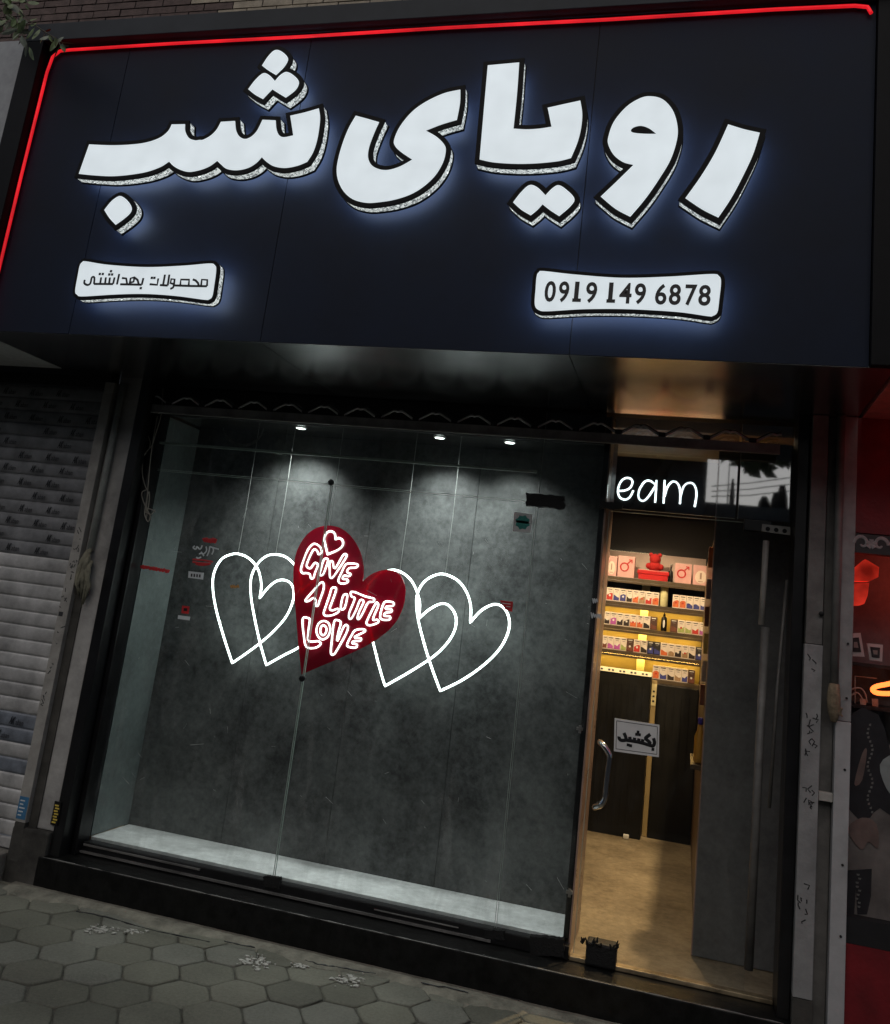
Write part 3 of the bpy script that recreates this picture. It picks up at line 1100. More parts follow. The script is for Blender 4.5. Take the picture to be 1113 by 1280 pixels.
S = 6.4
RY = 4.585
rh = thing('neon_heart_sign', 'red acrylic heart with white neon words GIVE A LITTLE LOVE', 'neon sign', at(378, 843, Y=RY))
red = px([(110, 1235, 1), (85, 1000), (60, 700), (45, 500), (50, 350), (80, 230), (150, 120), (240, 60), (340, 45), (440, 75), (520, 150), (580, 260), (605, 380), (600, 490, 1),
          (660, 440), (740, 405), (820, 400), (890, 430), (930, 500), (940, 580), (920, 700), (860, 820), (760, 920), (640, 1000), (450, 1090), (250, 1175)], 360, 650, S)
MB().slab(on(spline(red), RY), RY, RY + .006).build('heart_panel', rh, mat=M_ACRYL)
SMALL = [(318, 275, 1), (300, 200), (292, 150), (310, 105), (345, 90), (375, 110), (382, 155, 1), (410, 145), (438, 165), (438, 205), (400, 240)]
WORDS = [
    [(268, 262), (262, 222), (225, 192), (195, 198), (160, 240), (125, 325), (105, 395), (118, 425), (150, 425), (176, 435), (184, 466), (204, 464), (218, 420), (240, 362), (222, 342), (200, 362), (184, 385), (158, 380), (152, 352), (185, 272), (212, 234), (236, 250), (246, 274)],
    [(285, 325), (304, 308), (322, 322), (302, 388), (280, 438), (256, 438), (268, 380)],
    [(335, 340), (358, 332), (376, 388), (436, 290), (460, 272), (468, 296), (405, 395), (362, 456), (338, 458), (334, 400)],
    [(548, 380), (556, 354), (500, 348), (462, 358), (430, 420), (404, 482), (424, 508), (462, 506), (482, 490), (470, 474), (438, 470), (452, 444), (486, 450), (502, 432), (474, 416), (490, 386)],
    [(140, 642), (200, 570), (262, 502), (286, 508), (284, 560), (256, 640), (240, 686), (220, 680), (224, 642), (204, 624), (166, 648)],
    [(350, 548), (376, 540), (386, 562), (352, 660), (336, 708), (356, 724), (398, 710), (408, 732), (360, 760), (306, 766), (286, 748), (300, 700), (334, 600)],
    [(440, 612), (464, 594), (476, 612), (456, 700), (432, 716), (424, 690)],
    [(504, 578), (542, 580), (620, 612), (688, 630), (682, 654), (642, 662), (602, 740), (572, 790), (556, 784), (572, 730), (606, 654), (578, 642), (546, 720), (510, 786), (490, 784), (492, 740), (528, 652), (534, 622), (510, 612)],
    [(700, 672), (716, 664), (722, 690), (688, 770), (684, 800), (718, 798), (722, 820), (662, 842), (630, 830), (640, 790)],
    [(780, 654), (842, 660), (842, 686), (792, 692), (786, 712), (830, 716), (826, 736), (782, 742), (772, 766), (816, 772), (814, 796), (762, 798), (738, 776), (754, 700)],
    [(118, 792), (160, 784), (176, 800), (166, 880), (162, 958), (186, 974), (246, 970), (262, 994), (220, 1022), (150, 1016), (128, 930)],
    [(285, 808), (325, 825), (340, 875), (322, 930), (282, 955), (245, 935), (228, 885), (245, 830)],
    [(285, 842), (304, 856), (310, 882), (298, 912), (280, 922), (264, 908), (260, 880), (268, 852)],
    [(370, 815), (400, 803), (424, 822), (404, 900), (396, 968), (450, 850), (480, 850), (468, 905), (394, 1040), (366, 1076), (344, 1064), (352, 960)],
    [(540, 882), (604, 874), (616, 892), (545, 928), (540, 942), (584, 946), (580, 966), (530, 968), (516, 986), (552, 996), (544, 1020), (490, 1016), (474, 994), (510, 922)]]
c = spline(px(SMALL, 360, 650, S), step=6)
MB().tube([at(a, b, Y=RY - .012) for a, b in c], .0056, 8, closed=True).build('small_heart_tube', rh, smooth=True, mat=E_TUBE2)
for lp in WORDS:
    c = spline(px(lp, 360, 650, S), step=4)
    MB().tube([at(a, b, Y=RY - .010) for a, b in c], .0050, 7, closed=True).build('letter_tube', rh, smooth=True, mat=E_TUBE2)
# hanging wires
for (x, y, Y_, lab) in ((298, 691, HY, 'thin wire holding the far left neon heart'), (345, 692, HY + .022, 'thin wire holding the second neon heart from the left'),
                        (412, 657, RY + .003, 'thin wire holding the red heart sign'), (500, 714, HY + .022, 'thin wire holding the second neon heart from the right'),
                        (557, 717, HY, 'thin wire holding the far right neon heart')):
    p = at(x, y, Y=Y_)
    mb = MB().tube([p, (p.x + .004, Y_, p.z + .3), (p.x, Y_, 2.4405)], .0016, 5)
    tag(mb.build('hanging_wire', mat=M_WIRE), lab, 'wire', 'wires holding the neon hearts')


# ================================================================== stickers and scribbles on the glass
def scribble(name, label, cat, strokes, mat_, r, Y=GY - .0062, group='stickers and scribbles on the glass'):
    mb = MB()
    for s_ in strokes:
        mb.tube([at(a, b, Y=Y) for a, b in spline(s_, closed=False, step=4)], r, 5, squash=.15)
    return tag(mb.build(name, mat=mat_), label, cat, group)


def zig(x0, x1, y, sl, amp, n, seed):
    rnd = random.Random(seed)
    return [(x0 + (x1 - x0) * i / n, y + sl * (x1 - x0) * i / n + (amp if i % 2 else -amp) * rnd.uniform(.4, 1)) for i in range(n + 1)]


scribble('scribble', 'long red marker scribble at the left edge of the window', 'scribble', [zig(176, 212, 708, .17, 2.0, 22, 1), zig(178, 210, 709, .17, 1.5, 16, 2)], M_REDINK, .0055)
scribble('scribble', 'short red scribble above the white handwriting on the glass', 'scribble', [zig(254, 271, 674, .1, 2.4, 14, 3), zig(255, 270, 676, .1, 2, 12, 4)], M_REDINK, .005)
scribble('scribble', 'white handwriting on the glass left of the neon hearts', 'scribble',
         [px(p, 160, 630, 7.53) for p in ([(855, 425), (800, 410), (770, 400)], [(800, 405), (805, 440), (790, 475)], [(770, 400), (765, 440), (745, 490)], [(735, 400), (740, 440), (710, 470), (690, 450)],
                                          [(700, 390), (680, 425), (650, 400), (640, 425), (615, 410), (630, 395)], [(670, 470), (700, 465), (715, 490)], [(645, 500), (660, 512), (690, 500)])], M_WHITE, .0042)
scribble('scribble', 'red underline below the white handwriting on the glass', 'scribble', [px(p, 160, 630, 7.53) for p in ([(610, 522), (700, 528), (800, 545)], [(610, 545), (700, 560), (780, 560), (700, 575), (640, 562)])], M_REDINK, .005)
scribble('scribble', 'small orange scribble inside the far left neon heart', 'scribble', [px(zig(965, 1045, 775, .05, 16, 9, 5), 160, 630, 7.53)], M_ORANGE, .003)
scribble('scribble', 'white handwriting on the narrow pane beside the door edge', 'scribble', [zig(739, 752, 769, .1, 4, 9, 6), zig(741, 747, 750, .1, 4, 5, 8)], M_WHITE, .003)


def sticker(label, quad, mat_, marks=(), cat='sticker', Y=GY - .0066):
    t = thing('sticker', label, cat, at(quad[3][0], quad[3][1], Y=Y), 'stickers and scribbles on the glass')
    MB().slab(on(quad, Y), Y - .0006, Y + .0006).build('sheet', t, mat=mat_)
    for (nm, mt_, polys) in marks:
        mb = MB()
        for p in polys:
            mb.slab(on(p, Y), Y - .0014, Y - .0007)
        mb.build(nm, t, mat=mt_)
    return t


def starburst(cx_, cy_, r, n=8):
    return [(cx_ + math.cos(math.pi * i / n) * r * (1 if i % 2 else .82), cy_ + math.sin(math.pi * i / n) * r * (1 if i % 2 else .82)) for i in range(2 * n)]


sticker('square cream sticker with teal starburst emblem below the black clamp', [(643, 640), (666, 643), (663.5, 666), (641, 664)], M_PAPER,
        [('emblem', M_TEAL, [starburst(653.5, 653, 9.6)]), ('emblem_band', M_PAPER, [[(645, 650), (662, 652), (662, 655), (645, 653)]]),
         ('emblem_mark', M_TEAL, [[(647, 651.3), (660, 652.6), (660, 653.8), (647, 652.6)]])])
sticker('small grey label on the glass below the red underline', [(236, 714), (255, 716), (254, 724.5), (235.5, 722)], M_WHITE,
        [('lettering', M_INKGREY, [[(239 + 3.4 * i, 717 + .3 * i), (241 + 3.4 * i, 717.2 + .3 * i), (240.8 + 3.4 * i, 721 + .3 * i), (238.8 + 3.4 * i, 720.8 + .3 * i)] for i in range(4)])])
sticker('small white label under the red stamp at the left of the window', [(223, 769), (238, 771), (237, 775.5), (222.5, 773.5)], M_WHITE)
sticker('square dark red stamp above a small white label', [(228, 757), (237, 758), (236, 767.5), (227, 766.5)], M_REDINK,
        [('emblem', M_BLACKM, [[(230, 760), (234.5, 760.4), (234, 764), (229.7, 763.6)]])])
sticker('small red sticker at the right tip of the far right neon heart', [(625, 750.5), (641.5, 752), (640.5, 765), (632, 762)], M_REDINK,
        [('lettering', M_WHITE, [[(628, 753.4), (638.5, 754.6), (638.4, 755.6), (628, 754.4)], [(633, 757.5), (638.3, 758), (638.2, 759), (633, 758.5)]])])
# pale half ring drawn on the transom
mb = MB()
ringp = [(304.5 + 25.5 * math.cos(a), 531 + 25.5 * math.sin(a)) for a in [R(8 + 164 * i / 30) for i in range(31)]]
mb.tube([at(a, b, Y=GY - .006) for a, b in ringp], [.003 + .006 * math.sin(math.pi * i / 30) for i in range(31)], 5, squash=.1)
tag(mb.build('pale_ring', mat=plain('pale ring grey', (.16, .165, .16), .7, var=.5, scale=40)), 'pale half ring on the transom pane', 'glue mark')

# ================================================================== rolling grille
gr = thing('rolling_grille', 'rolled up wavy rod grille with flat bottom bar above the window', 'shutter', (-1.25, 4.28, 2.42))
mb = MB()
mb.bev(-2.985, .36, 4.268, 4.30, 2.425, 2.47, .003)
mb.build('bottom_bar', gr, mat=plain('dull black bar', (.26, .255, .25), .5, var=.35, scale=9, bump=.1))
MB().box(-2.985, .36, 4.262, 4.2675, 2.421, 2.427).build('bar_lip', gr, mat=M_RAIL)
M_ROD = plain('dark grille rod', (.85, .85, .82), .45, metal=.0, var=.3, scale=15)
for k, (dz, dy) in enumerate(((0, 0), (.012, .028))):
    pts = []
    per = .2035
    for i in range(0, 330):
        x = -2.99 + i * .0102
        ph = ((x + 2.913) / per + k * .0) % 1.0
        a = abs(ph - .5) * 2               # 1 at a peak
        z = 2.472 + dz + .060 * (1 - (1 - a) ** 1.0) * (1 if a < .72 else 1) - (.012 * ((a - .72) / .28) ** 2 * 1.6 if a > .72 else 0)
        pts.append((x, 4.285 + dy, z))
    MB().tube(pts, .0050, 6).build('wavy_rod', gr, smooth=True, mat=M_ROD if k == 0 else M_BLACK)
for i in range(16):
    x = -2.913 + .2035 * (i + .5)
    MB().bev(x - .016, x + .016, 4.272, 4.318, 2.4715, 2.493, .004).build('link_clip', gr, mat=M_BLACKM)

# ================================================================== sign box
sb = thing('shop_sign', 'large dark navy sign box over the shop front', 'sign', (-1.4, 3.8, SOF))
PX0, PX1, PZ1 = -3.335, .585, 4.135
mb = MB()
seams = [PX0, -2.86, -1.872, -.515, PX1]
for a, b in zip(seams[:-1], seams[1:]):
    mb.box(a + .0018, b - .0018, SIGN, SIGN + .004, SOF + .002, PZ1)
mb.build('front_panel', sb, mat=M_CLAD)
MB().box(PX0 + .001, PX1 - .001, SIGN + .0045, SIGN + .03, SOF + .004, PZ1 - .001).build('panel_backing', sb, mat=M_BLACKM)
mb = MB()
mb.bev(-3.45, .675, SIGN - .062, SIGN + .05, PZ1 + .002, 4.235, .003)
mb.build('top_frame', sb, mat=plain('blue grey frame', (.022, .026, .032), .55, var=.25, scale=4, spec=.25))
mb = MB().bev(-3.45, PX0 - .001, SIGN - .062, SIGN + .05, SOF + .02, PZ1, .003).build('side_frame', sb, mat=M_RIM)
mb = MB().bev(PX1 + .001, .675, SIGN - .030, SIGN + .05, SOF + .001, PZ1, .003).build('side_frame', sb, mat=M_RIM)
mb = MB()
sx = [-3.39, -1.872, -.515, .675]
for a, b in zip(sx[:-1], sx[1:]):
    mb.box(a + .0015, b - .0015, SIGN + .004, 4.39, SOF, SOF + .006)
mb.build('soffit', sb, mat=M_SOFFIT)
mb = MB()
mb.box(-3.39, .675, SIGN + .051, 4.5, SOF + .008, 4.232)
mb.build('box_core', sb, mat=M_BLACKM)

# red neon line round the panel
nl = thing('neon_line', 'red neon line along the top and left edge of the sign', 'neon light', (-1.4, SIGN, 2.62))
NYY = SIGN - .018
pts = [(-3.318, NYY, 2.61), (-3.318, NYY, 3.4), (-3.312, NYY, 3.98), (-3.30, NYY, 4.07), (-3.262, NYY, 4.103), (-3.2, NYY, 4.106), (-2.6, NYY, 4.109), (-1.9, NYY, 4.106),
       (-1.2, NYY, 4.110), (-.5, NYY, 4.105), (.2, NYY, 4.108), (.50, NYY, 4.104), (.548, NYY, 4.095), (.562, NYY, 4.065)]
pl = []
for i in range(len(pts) - 1):
    a, b = Vector(pts[i]), Vector(pts[i + 1])
    for k in range(5):
        pl.append(a.lerp(b, k / 5))
pl.append(Vector(pts[-1]))
MB().tube(pl, .0074, 10).build('tube', nl, smooth=True, mat=E_REDN)
mb = MB()
for i in range(3, len(pl), 9):
    p = pl[i]
    mb.box(p.x - .006, p.x + .006, SIGN - .007, SIGN - .0005, p.z - .006, p.z + .006)
mb.build('clip', nl, mat=M_BLACKM)


# ------------------------------------------------------------------ channel letters
def letter(label, faces, name='channel_letter', group='lit channel letters on the sign', cat='letter', rim=.021, text=None, y=FACE, depth=.052):
    """Lit face in a black rim, rhinestone side and diodes behind; faces = [(outline, holes)] in photo pixels."""
    o3 = []
    for k, (out, holes) in enumerate(faces):
        o3.append((on(spline(out), y), [on(spline(h), y) for h in holes]))
    base = min((p for o, _ in o3 for p in o), key=lambda p: p[1])
    t = thing(name, label, cat, (base[0], y, base[1]), group)
    fm, rm, cm, bk, hl = MB(), MB(), MB(), MB(), MB()
    for k, (o, hs) in enumerate(o3):
        e = .0012 * k
        fm.slab(o, y - .003 + e, y - .0002 + e, hs)
        g1 = grow(o, rim)
        rm.slab(g1, y + e, y + .010 + e)
        g2 = grow(o, rim * .8)
        cm.slab(g2, y + .0105 + e, y + .0105 + depth * .8 + e, front=False, back=False)
        bk.slab(g1, y + .011 + depth * .8 + e, y + .0108 + depth + e)
        g3 = grow(o, rim * .35)
        hl.slab(g3, y + .0112 + depth + e, y + .0132 + depth + e)
    fm.build('lit_face', t, mat=E_FACE)
    rm.build('rim', t, mat=M_RIM)
    cm.build('crystal_side', t, mat=M_CRYSTAL)
    bk.build('back_rim', t, mat=M_RIM)
    hl.build('halo_strip', t, mat=E_HALO)
    return t


C1, C2, C3, C4, C5 = (90, 120, 6.547), (250, 50, 6.547), (410, 100, 6.183), (590, 65, 5.5625), (740, 110, 5.059)
shb = px([(145, 398, 1), (300, 405), (450, 402), (600, 385), (720, 345), (790, 290), (820, 235, 1), (928, 233, 1), (930, 290), (960, 345), (1010, 365), (1048, 362)], *C1) + \
      px([(30, 818), (90, 785), (140, 735), (175, 672, 1), (290, 665, 1), (298, 740), (325, 790), (370, 812), (420, 795), (470, 745), (515, 655, 1), (622, 660, 1), (628, 730), (650, 780), (690, 798), (767, 783, 1),
          (742, 622, 1), (860, 595), (975, 562, 1), (985, 650), (965, 800), (930, 915), (880, 998, 1), (800, 1030), (700, 1048), (610, 1035), (550, 1000), (508, 960, 1), (460, 1010), (390, 1050), (300, 1067),
          (220, 1055), (175, 1020), (143, 990, 1), (80, 1035), (0, 1066)], *C2) + \
      px([(960, 622), (890, 605), (835, 575), (797, 537, 1), (730, 580), (620, 620), (480, 645), (330, 657), (180, 650), (60, 638, 1)], *C1)
letter('long lit letter pair with three teeth at the left of the sign', [(shb, [])])
letter('three joined lit dots above the toothed letter', [
    (px([(398, 405, 1), (455, 330), (520, 275), (570, 290), (617, 338, 1), (660, 290), (712, 264), (770, 292), (812, 345), (785, 410), (705, 473, 1), (650, 440), (595, 405, 1), (560, 440), (518, 485, 1), (455, 450)], *C2), []),
    (px([(510, 210, 1), (560, 135), (615, 85), (670, 95), (722, 150), (695, 215), (625, 288, 1), (562, 250)], *C2), [])])
letter('single lit diamond dot below the toothed letter', [(px([(268, 935, 1), (320, 870), (370, 830), (408, 822), (455, 855), (490, 910), (482, 955), (430, 1005), (360, 1055, 1), (310, 1000)], *C1), [])])
letter('lit curling letter with an open bowl at the middle of the sign', [(px([(218, 278, 1), (300, 300), (397, 328, 1), (360, 410), (320, 520), (312, 600), (340, 660), (400, 692), (470, 697), (560, 670), (655, 617, 1), (570, 560), (520, 510), (515, 460),
        (560, 360), (650, 250), (760, 170), (900, 105), (1025, 77, 1), (1022, 180), (998, 310, 1), (880, 345), (757, 393, 1), (840, 440), (900, 500), (912, 550), (890, 640), (830, 740), (740, 825),
        (640, 885), (520, 925), (400, 945), (300, 950), (200, 925), (130, 870), (85, 790), (70, 700), (85, 600), (120, 480), (165, 370)], *C3), [])])
letter('tall lit L shaped letter pair right of the curling letter', [(px([(112, 95, 1), (330, 75, 1), (314, 300), (290, 535, 1), (380, 540), (470, 535), (555, 522, 1), (528, 390, 1), (640, 365), (755, 340, 1), (768, 430), (760, 530), (735, 630), (690, 738, 1),
        (600, 760), (450, 775), (300, 778), (150, 768), (55, 748, 1), (85, 400)], *C4), [])])
letter('two joined lit dots below the tall letter', [(px([(288, 1047, 1), (340, 980), (400, 928), (455, 942), (513, 998, 1), (560, 950), (605, 928), (662, 962), (714, 1022), (685, 1075), (608, 1142, 1), (550, 1105), (492, 1060, 1), (455, 1100), (410, 1137, 1), (345, 1098)], *C4), [])])
letter('lit letter with a round head and small slit hole', [(px([(265, 487, 1), (200, 470), (140, 425), (105, 360), (105, 310), (140, 215), (220, 120), (310, 65), (380, 55), (450, 75), (510, 140), (540, 230), (540, 320), (500, 450), (430, 570), (340, 700),
        (243, 815, 1), (150, 765), (57, 688, 1), (160, 590)], *C5), [px([(247, 270), (265, 250), (310, 240), (360, 255), (410, 292, 1), (340, 292), (265, 285)], *C5)])])
letter('plain lit slanted stroke letter at the far right of the sign', [(px([(862, 232, 1), (960, 262), (1062, 285, 1), (1020, 420), (950, 570), (880, 700), (800, 820, 1), (700, 770), (592, 698, 1), (690, 560), (780, 410)], *C5), [])])

# plaques
CP1, CP2 = (660, 320, 4.281), (80, 320, 5.3)
t = letter('lit concave plaque with the black telephone number', [(px([(85, 82), (250, 100), (500, 118), (750, 112), (980, 98), (1022, 108), (1034, 140), (1025, 230), (1015, 300), (990, 321), (960, 322), (800, 300), (540, 285), (300, 285), (110, 296), (60, 290), (38, 262), (42, 180), (48, 110), (60, 88)], *CP1), [])],
           name='sign_plaque', group='lit plaques on the sign', cat='sign plaque', rim=.015, depth=.04)
mb = MB()
for ch, xa, xb in (('0', 85, 145), ('9', 160, 216), ('1', 244, 268), ('9', 306, 366), ('1', 427, 451), ('4', 486, 552), ('9', 567, 628), ('6', 678, 740), ('8', 752, 816), ('7', 838, 902), ('8', 910, 976)):
    ya, yb = 240 + (xa - 85) * .0255, 240 + (xb - 85) * .0255
    pa, pb = px([(xa, ya), (xb, yb)], *CP1)
    p0, p1 = at(pa[0], pa[1], Y=FACE - .0045), at(pb[0], pb[1], Y=FACE - .0045)
    text_mb(mb, ch, p0, p1, at(pa[0], pa[1] - 24.6, Y=FACE).z - p0.z, FACE - .0045, bold=.008 if ch == '1' else .022)
    if ch == '1':
        w_ = p1.x - p0.x
        mb.box(p0.x - w_ * .3, p1.x + w_ * .62, FACE - .0046, FACE - .0034, p0.z - .0005, p0.z + .0135)
mb.build('lettering', t, mat=M_INK)
t = letter('lit concave plaque with small black Persian words', [(px([(150, 37), (300, 60), (550, 75), (800, 65), (965, 51), (1002, 62), (1010, 95), (998, 190), (985, 265), (965, 287), (930, 290), (750, 266), (550, 252), (350, 255), (130, 268), (90, 258), (78, 230), (95, 130), (108, 65), (125, 42)], *CP2), [])],
           name='sign_plaque', group='lit plaques on the sign', cat='sign plaque', rim=.015, depth=.04)
mb = MB()
PA, PB = (95, 325, 11.716), (180, 325, 11.716)
PER = [(PB, [(925, 382), (930, 292), (850, 286), (838, 382)]), (PB, [(718, 284), (760, 300), (796, 340), (806, 382)]), (PB, [(925, 384), (680, 380), (440, 372)]),
       (PB, [(534, 374), (543, 286), (664, 288), (656, 378)]), (PB, [(440, 372), (452, 282), (402, 278), (390, 338), (440, 352)]), (PB, [(438, 372), (430, 402), (388, 424)]),
       (PB, [(374, 214), (350, 374)]), (PB, [(350, 374), (236, 366)]), (PB, [(310, 214), (282, 368)]), (PB, [(212, 270), (196, 364), (86, 354)]),
       (PA, [(990, 264), (966, 362)]), (PA, [(966, 362), (650, 355)]), (PA, [(786, 356), (803, 268), (856, 254), (905, 292), (922, 358)]), (PA, [(858, 256), (846, 318), (800, 330)]),
       (PA, [(676, 264), (738, 270), (752, 352)]), (PA, [(636, 204), (602, 358)]), (PA, [(568, 254), (546, 350)]), (PA, [(500, 256), (486, 350)]), (PA, [(440, 254), (428, 350)]),
       (PA, [(372, 254), (356, 350)]), (PA, [(546, 352), (266, 350)]), (PA, [(266, 350), (272, 258), (234, 256), (214, 340), (170, 366), (124, 338), (132, 290)])]
for org_, s_ in PER:
    w = px(s_, *org_)
    w = spline(w, closed=False, step=3) if len(w) > 5 else w
    mb.tube([at(a, b, Y=FACE - .0036) for a, b in w], .0052, 6, squash=.15)
for org_, d in ((PB, (118, 262)), (PB, (156, 262)), (PA, (952, 412)), (PA, (516, 164)), (PA, (490, 212)), (PA, (532, 212)), (PA, (352, 205)), (PA, (396, 205))):
    c = px([d], *org_)[0]
    p = at(c[0], c[1], Y=FACE - .0036)
    mb.box(p.x - .0055, p.x + .0055, FACE - .0046, FACE - .0031, p.z - .0055, p.z + .0055)
mb.build('lettering', t, mat=M_INK)

# ================================================================== walls round the shop
bw = thing('brick_wall', 'brown and beige brick wall above the sign box', 'wall', (-1.5, 4.3, 2.65))
BWY = 4.3
mbd, mbl = MB(), MB()
rowh, bl = .052, .20
r_ = 0
z = 4.62
while z < 6.4:
    off = (r_ % 2) * bl / 2
    x = -6.6 + off
    while x < 3.0:
        L = bl - .008
        xl = -3.05 + (z - 4.95) * -1.2
        beige = (xl + .1 * math.sin(r_ * 2.1) < x < -2.0 + (5.0 - z) * .2) or (-2.0 < x < 1.0 and z < 4.985) or (-3.2 < x < -1.7 and z < 5.1 and random.random() < .7 and x > xl)
        d = random.uniform(-.002, .002)
        (mbl if beige else mbd).box(x, x + L, BWY + d, BWY + .05, z, z + rowh - .008)
        x += bl
    z += rowh
    r_ += 1
mbd.build('brown_bricks', bw, mat=M_BRICK_D)
mbl.build('beige_bricks', bw, mat=M_BRICK_L)
MB().box(-6.6, 3.2, BWY + .008, BWY + .3, 2.64, 6.45).build('mortar_backing', bw, mat=M_MORTAR)

# left: neighbour's sign box and soffit
ng = thing('neighbour_sign', 'plain pale grey sign box left of the navy sign', 'sign', (-4.6, 3.8, SOF))
MB().bev(-6.5, -3.47, 3.50, 3.53, SOF + .02, 4.235, .003).build('front_panel', ng, mat=M_GREYSIGN)
MB().box(-6.5, -3.40, 3.531, 4.10, SOF + .0, SOF + .018).build('soffit', ng, mat=plain('pale soffit board', (.55, .57, .56), .6, var=.15, scale=30))
MB().box(-6.5, -3.42, 3.535, 4.28, SOF + .02, 4.225).build('box_core', ng, mat=M_BLACKM)

# roller shutter
SHX = -3.185
rs = thing('roller_shutter', 'closed grey roller shutter with printed film on its upper slats', 'shutter', (-4.6, 4.25, .13))
md, ml, mbu = MB(), MB(), MB()
pitch = .0732
z = 2.53
i = 0
rows = []
while z > .2:
    tgt = md if i < 13 else (mbu if i in (24, 25, 27) else ml)
    prof = []
    for k in range(9):
        a = k / 8
        prof.append((4.256 - .0075 * math.sin(math.pi * a) ** .45, z - pitch * a * .97))
    prof.append((4.262, z - pitch))
    vs = [(-6.3, y_, z_) for y_, z_ in prof] + [(SHX, y_, z_) for y_, z_ in prof]
    n = len(prof)
    tgt.add(vs, [(k, k + 1, n + k + 1, n + k) for k in range(n - 1)])
    rows.append((i, z))
    z -= pitch
    i += 1
md.build('film_covered_slats', rs, mat=M_FILM)
ml.build('bare_slats', rs, mat=M_SLAT)
mbu.build('blue_film_slats', rs, mat=M_BLUEFILM)
MB().bev(-6.3, SHX, 4.235, 4.275, z - .05, z - .002, .004).build('bottom_bar', rs, mat=M_SLAT)
MB().box(-6.3, SHX + .02, 4.23, 4.30, 2.535, SOF - .001).build('head_box', rs, mat=M_BLACKM)
mk, mg = MB(), MB()
for i, z in rows:
    if i < 13 or i in (24, 25, 27):
        for k in range(5):
            x = -3.33 - .183 * k + ((i * .617) % 1) * .17
            if x + .09 > SHX - .004 or x < -4.4:
                continue
            zb = z - pitch * (.78 + random.uniform(-.05, .04))
            x += random.uniform(-.006, .006)
            if random.random() < .12:
                continue
            text_mb(mk, 'AK', Vector((x, 0, zb)), Vector((x + .036, 0, zb)), pitch * .52, 4.2438, bold=.03, shear=.4)
            text_mb(mg, 'aban', Vector((x + .038, 0, zb)), Vector((x + .088, 0, zb)), pitch * .36, 4.2438, bold=.01, shear=.2)
mk.build('printed_lettering', rs, mat=M_INK)
mg.build('printed_lettering', rs, mat=M_INKGREY)

gl_ = thing('shutter_rail', 'dusty pale guide rail between the roller shutter and the white pilaster', 'guide rail', (-3.14, 4.2, .1))
MB().bev(-3.172, -3.112, FAC, 4.28, .28, 2.56, .003).build('rail', gl_, mat=M_RAIL)
MB().bev(-3.172, -3.112, FAC + .001, 4.28, .10, .279, .003).build('rail_foot', gl_, mat=M_DIRTY)
mb = MB()
rnd = random.Random(11)
for i in range(30):
    z = rnd.choice([rnd.uniform(1.3, 1.75), rnd.uniform(.8, 1.25)])
    x = -3.142 + rnd.uniform(-.018, .018)
    mb.tube([(x, FAC - .001, z), (x + rnd.uniform(-.012, .012), FAC - .001, z + rnd.uniform(-.012, .012)), (x + rnd.uniform(-.014, .014), FAC - .001, z + rnd.uniform(-.02, .02))], .0022, 4, squash=.3)
mb.box(-3.165, -3.14, FAC - .0015, FAC - .0004, 1.29, 1.312)
mb.build('scribbles', gl_, mat=M_INKGREY)
lp = thing('sticker', 'blue label at the foot of the pale shutter rail', 'sticker', (-3.142, FAC, .3), 'stickers beside the roller shutter')
MB().box(-3.170, -3.116, FAC - .0016, FAC - .0004, .295, .40).build('sheet', lp, mat=M_BLUE)
mb = MB()
for k in range(5):
    mb.box(-3.162, -3.162 + .02 + .006 * (k % 3), FAC - .0026, FAC - .0017, .31 + k * .017, .316 + k * .017)
mb.build('lettering', lp, mat=M_WHITE)

pi_ = thing('pilaster', 'stained white plaster pilaster left of the black window frame', 'pilaster', (-3.03, 4.25, 0))
MB().bev(-3.108, -2.967, FAC + .035, 4.40, .26, SOF + .03, .006).build('shaft', pi_, mat=M_PLASTER)
MB().bev(-3.18, -2.967, FAC + .002, 4.40, -.01, .258, .012).build('base', pi_, mat=M_DIRTY)
MB().box(-3.110, -3.062, FAC + .028, FAC + .0345, .26, 1.55).build('dark_strip', pi_, mat=M_DIRTY)  # dark strip along the gap beside the rail
lp = thing('sticker', 'small black and gold label on the black window jamb', 'sticker', (-2.95, FAC, .3), 'stickers beside the roller shutter')
MB().box(-2.985, -2.945, FAC + .024, FAC + .029, .292, .402).build('sheet', lp, mat=M_BLACK)
mb = MB()
for k in range(7):
    mb.box(-2.978 + .004 * (k % 2), -2.956 + .006 * ((k * 3) % 2), FAC + .022, FAC + .0235, .302 + k * .013, .309 + k * .013)
mb.build('lettering', lp, mat=M_YEL)
cp = thing('conduit_pipe', 'pale conduit pipe ending in a rag beside the left pilaster', 'pipe', (-3.055, 4.2, 1.4))
MB().tube([(-3.062, FAC + .015, 2.56), (-3.064, FAC + .015, 1.64)], .017, 10).build('pipe', cp, smooth=True, mat=plain('pale pipe', (.30, .32, .30), .5, var=.3, scale=8))
mb = MB()
rnd = random.Random(5)
for i in range(9):
    x = -3.065 + rnd.uniform(-.02, .03)
    z1 = 1.66 - rnd.random() * .08
    mb.tube([(x, FAC + .005, z1), (x + rnd.uniform(-.02, .03), FAC - .012, z1 - .06), (x + rnd.uniform(-.03, .02), FAC + .0, z1 - .13), (x + rnd.uniform(-.03, .02), FAC + .01, z1 - rnd.uniform(.16, .26))],
            [.012, .017, .014, .003], 6, squash=.6)
mb.build('rag', cp, smooth=True, mat=plain('dirty cloth', (.20, .19, .14), .9, var=.5, scale=18, bump=.3))
bs = MB().bev(-6.3, -3.185, 4.12, 4.33, -.01, .13, .012)
tag(bs.build('door_stone', mat=M_STONE), 'worn stone sill under the roller shutter', 'sill')
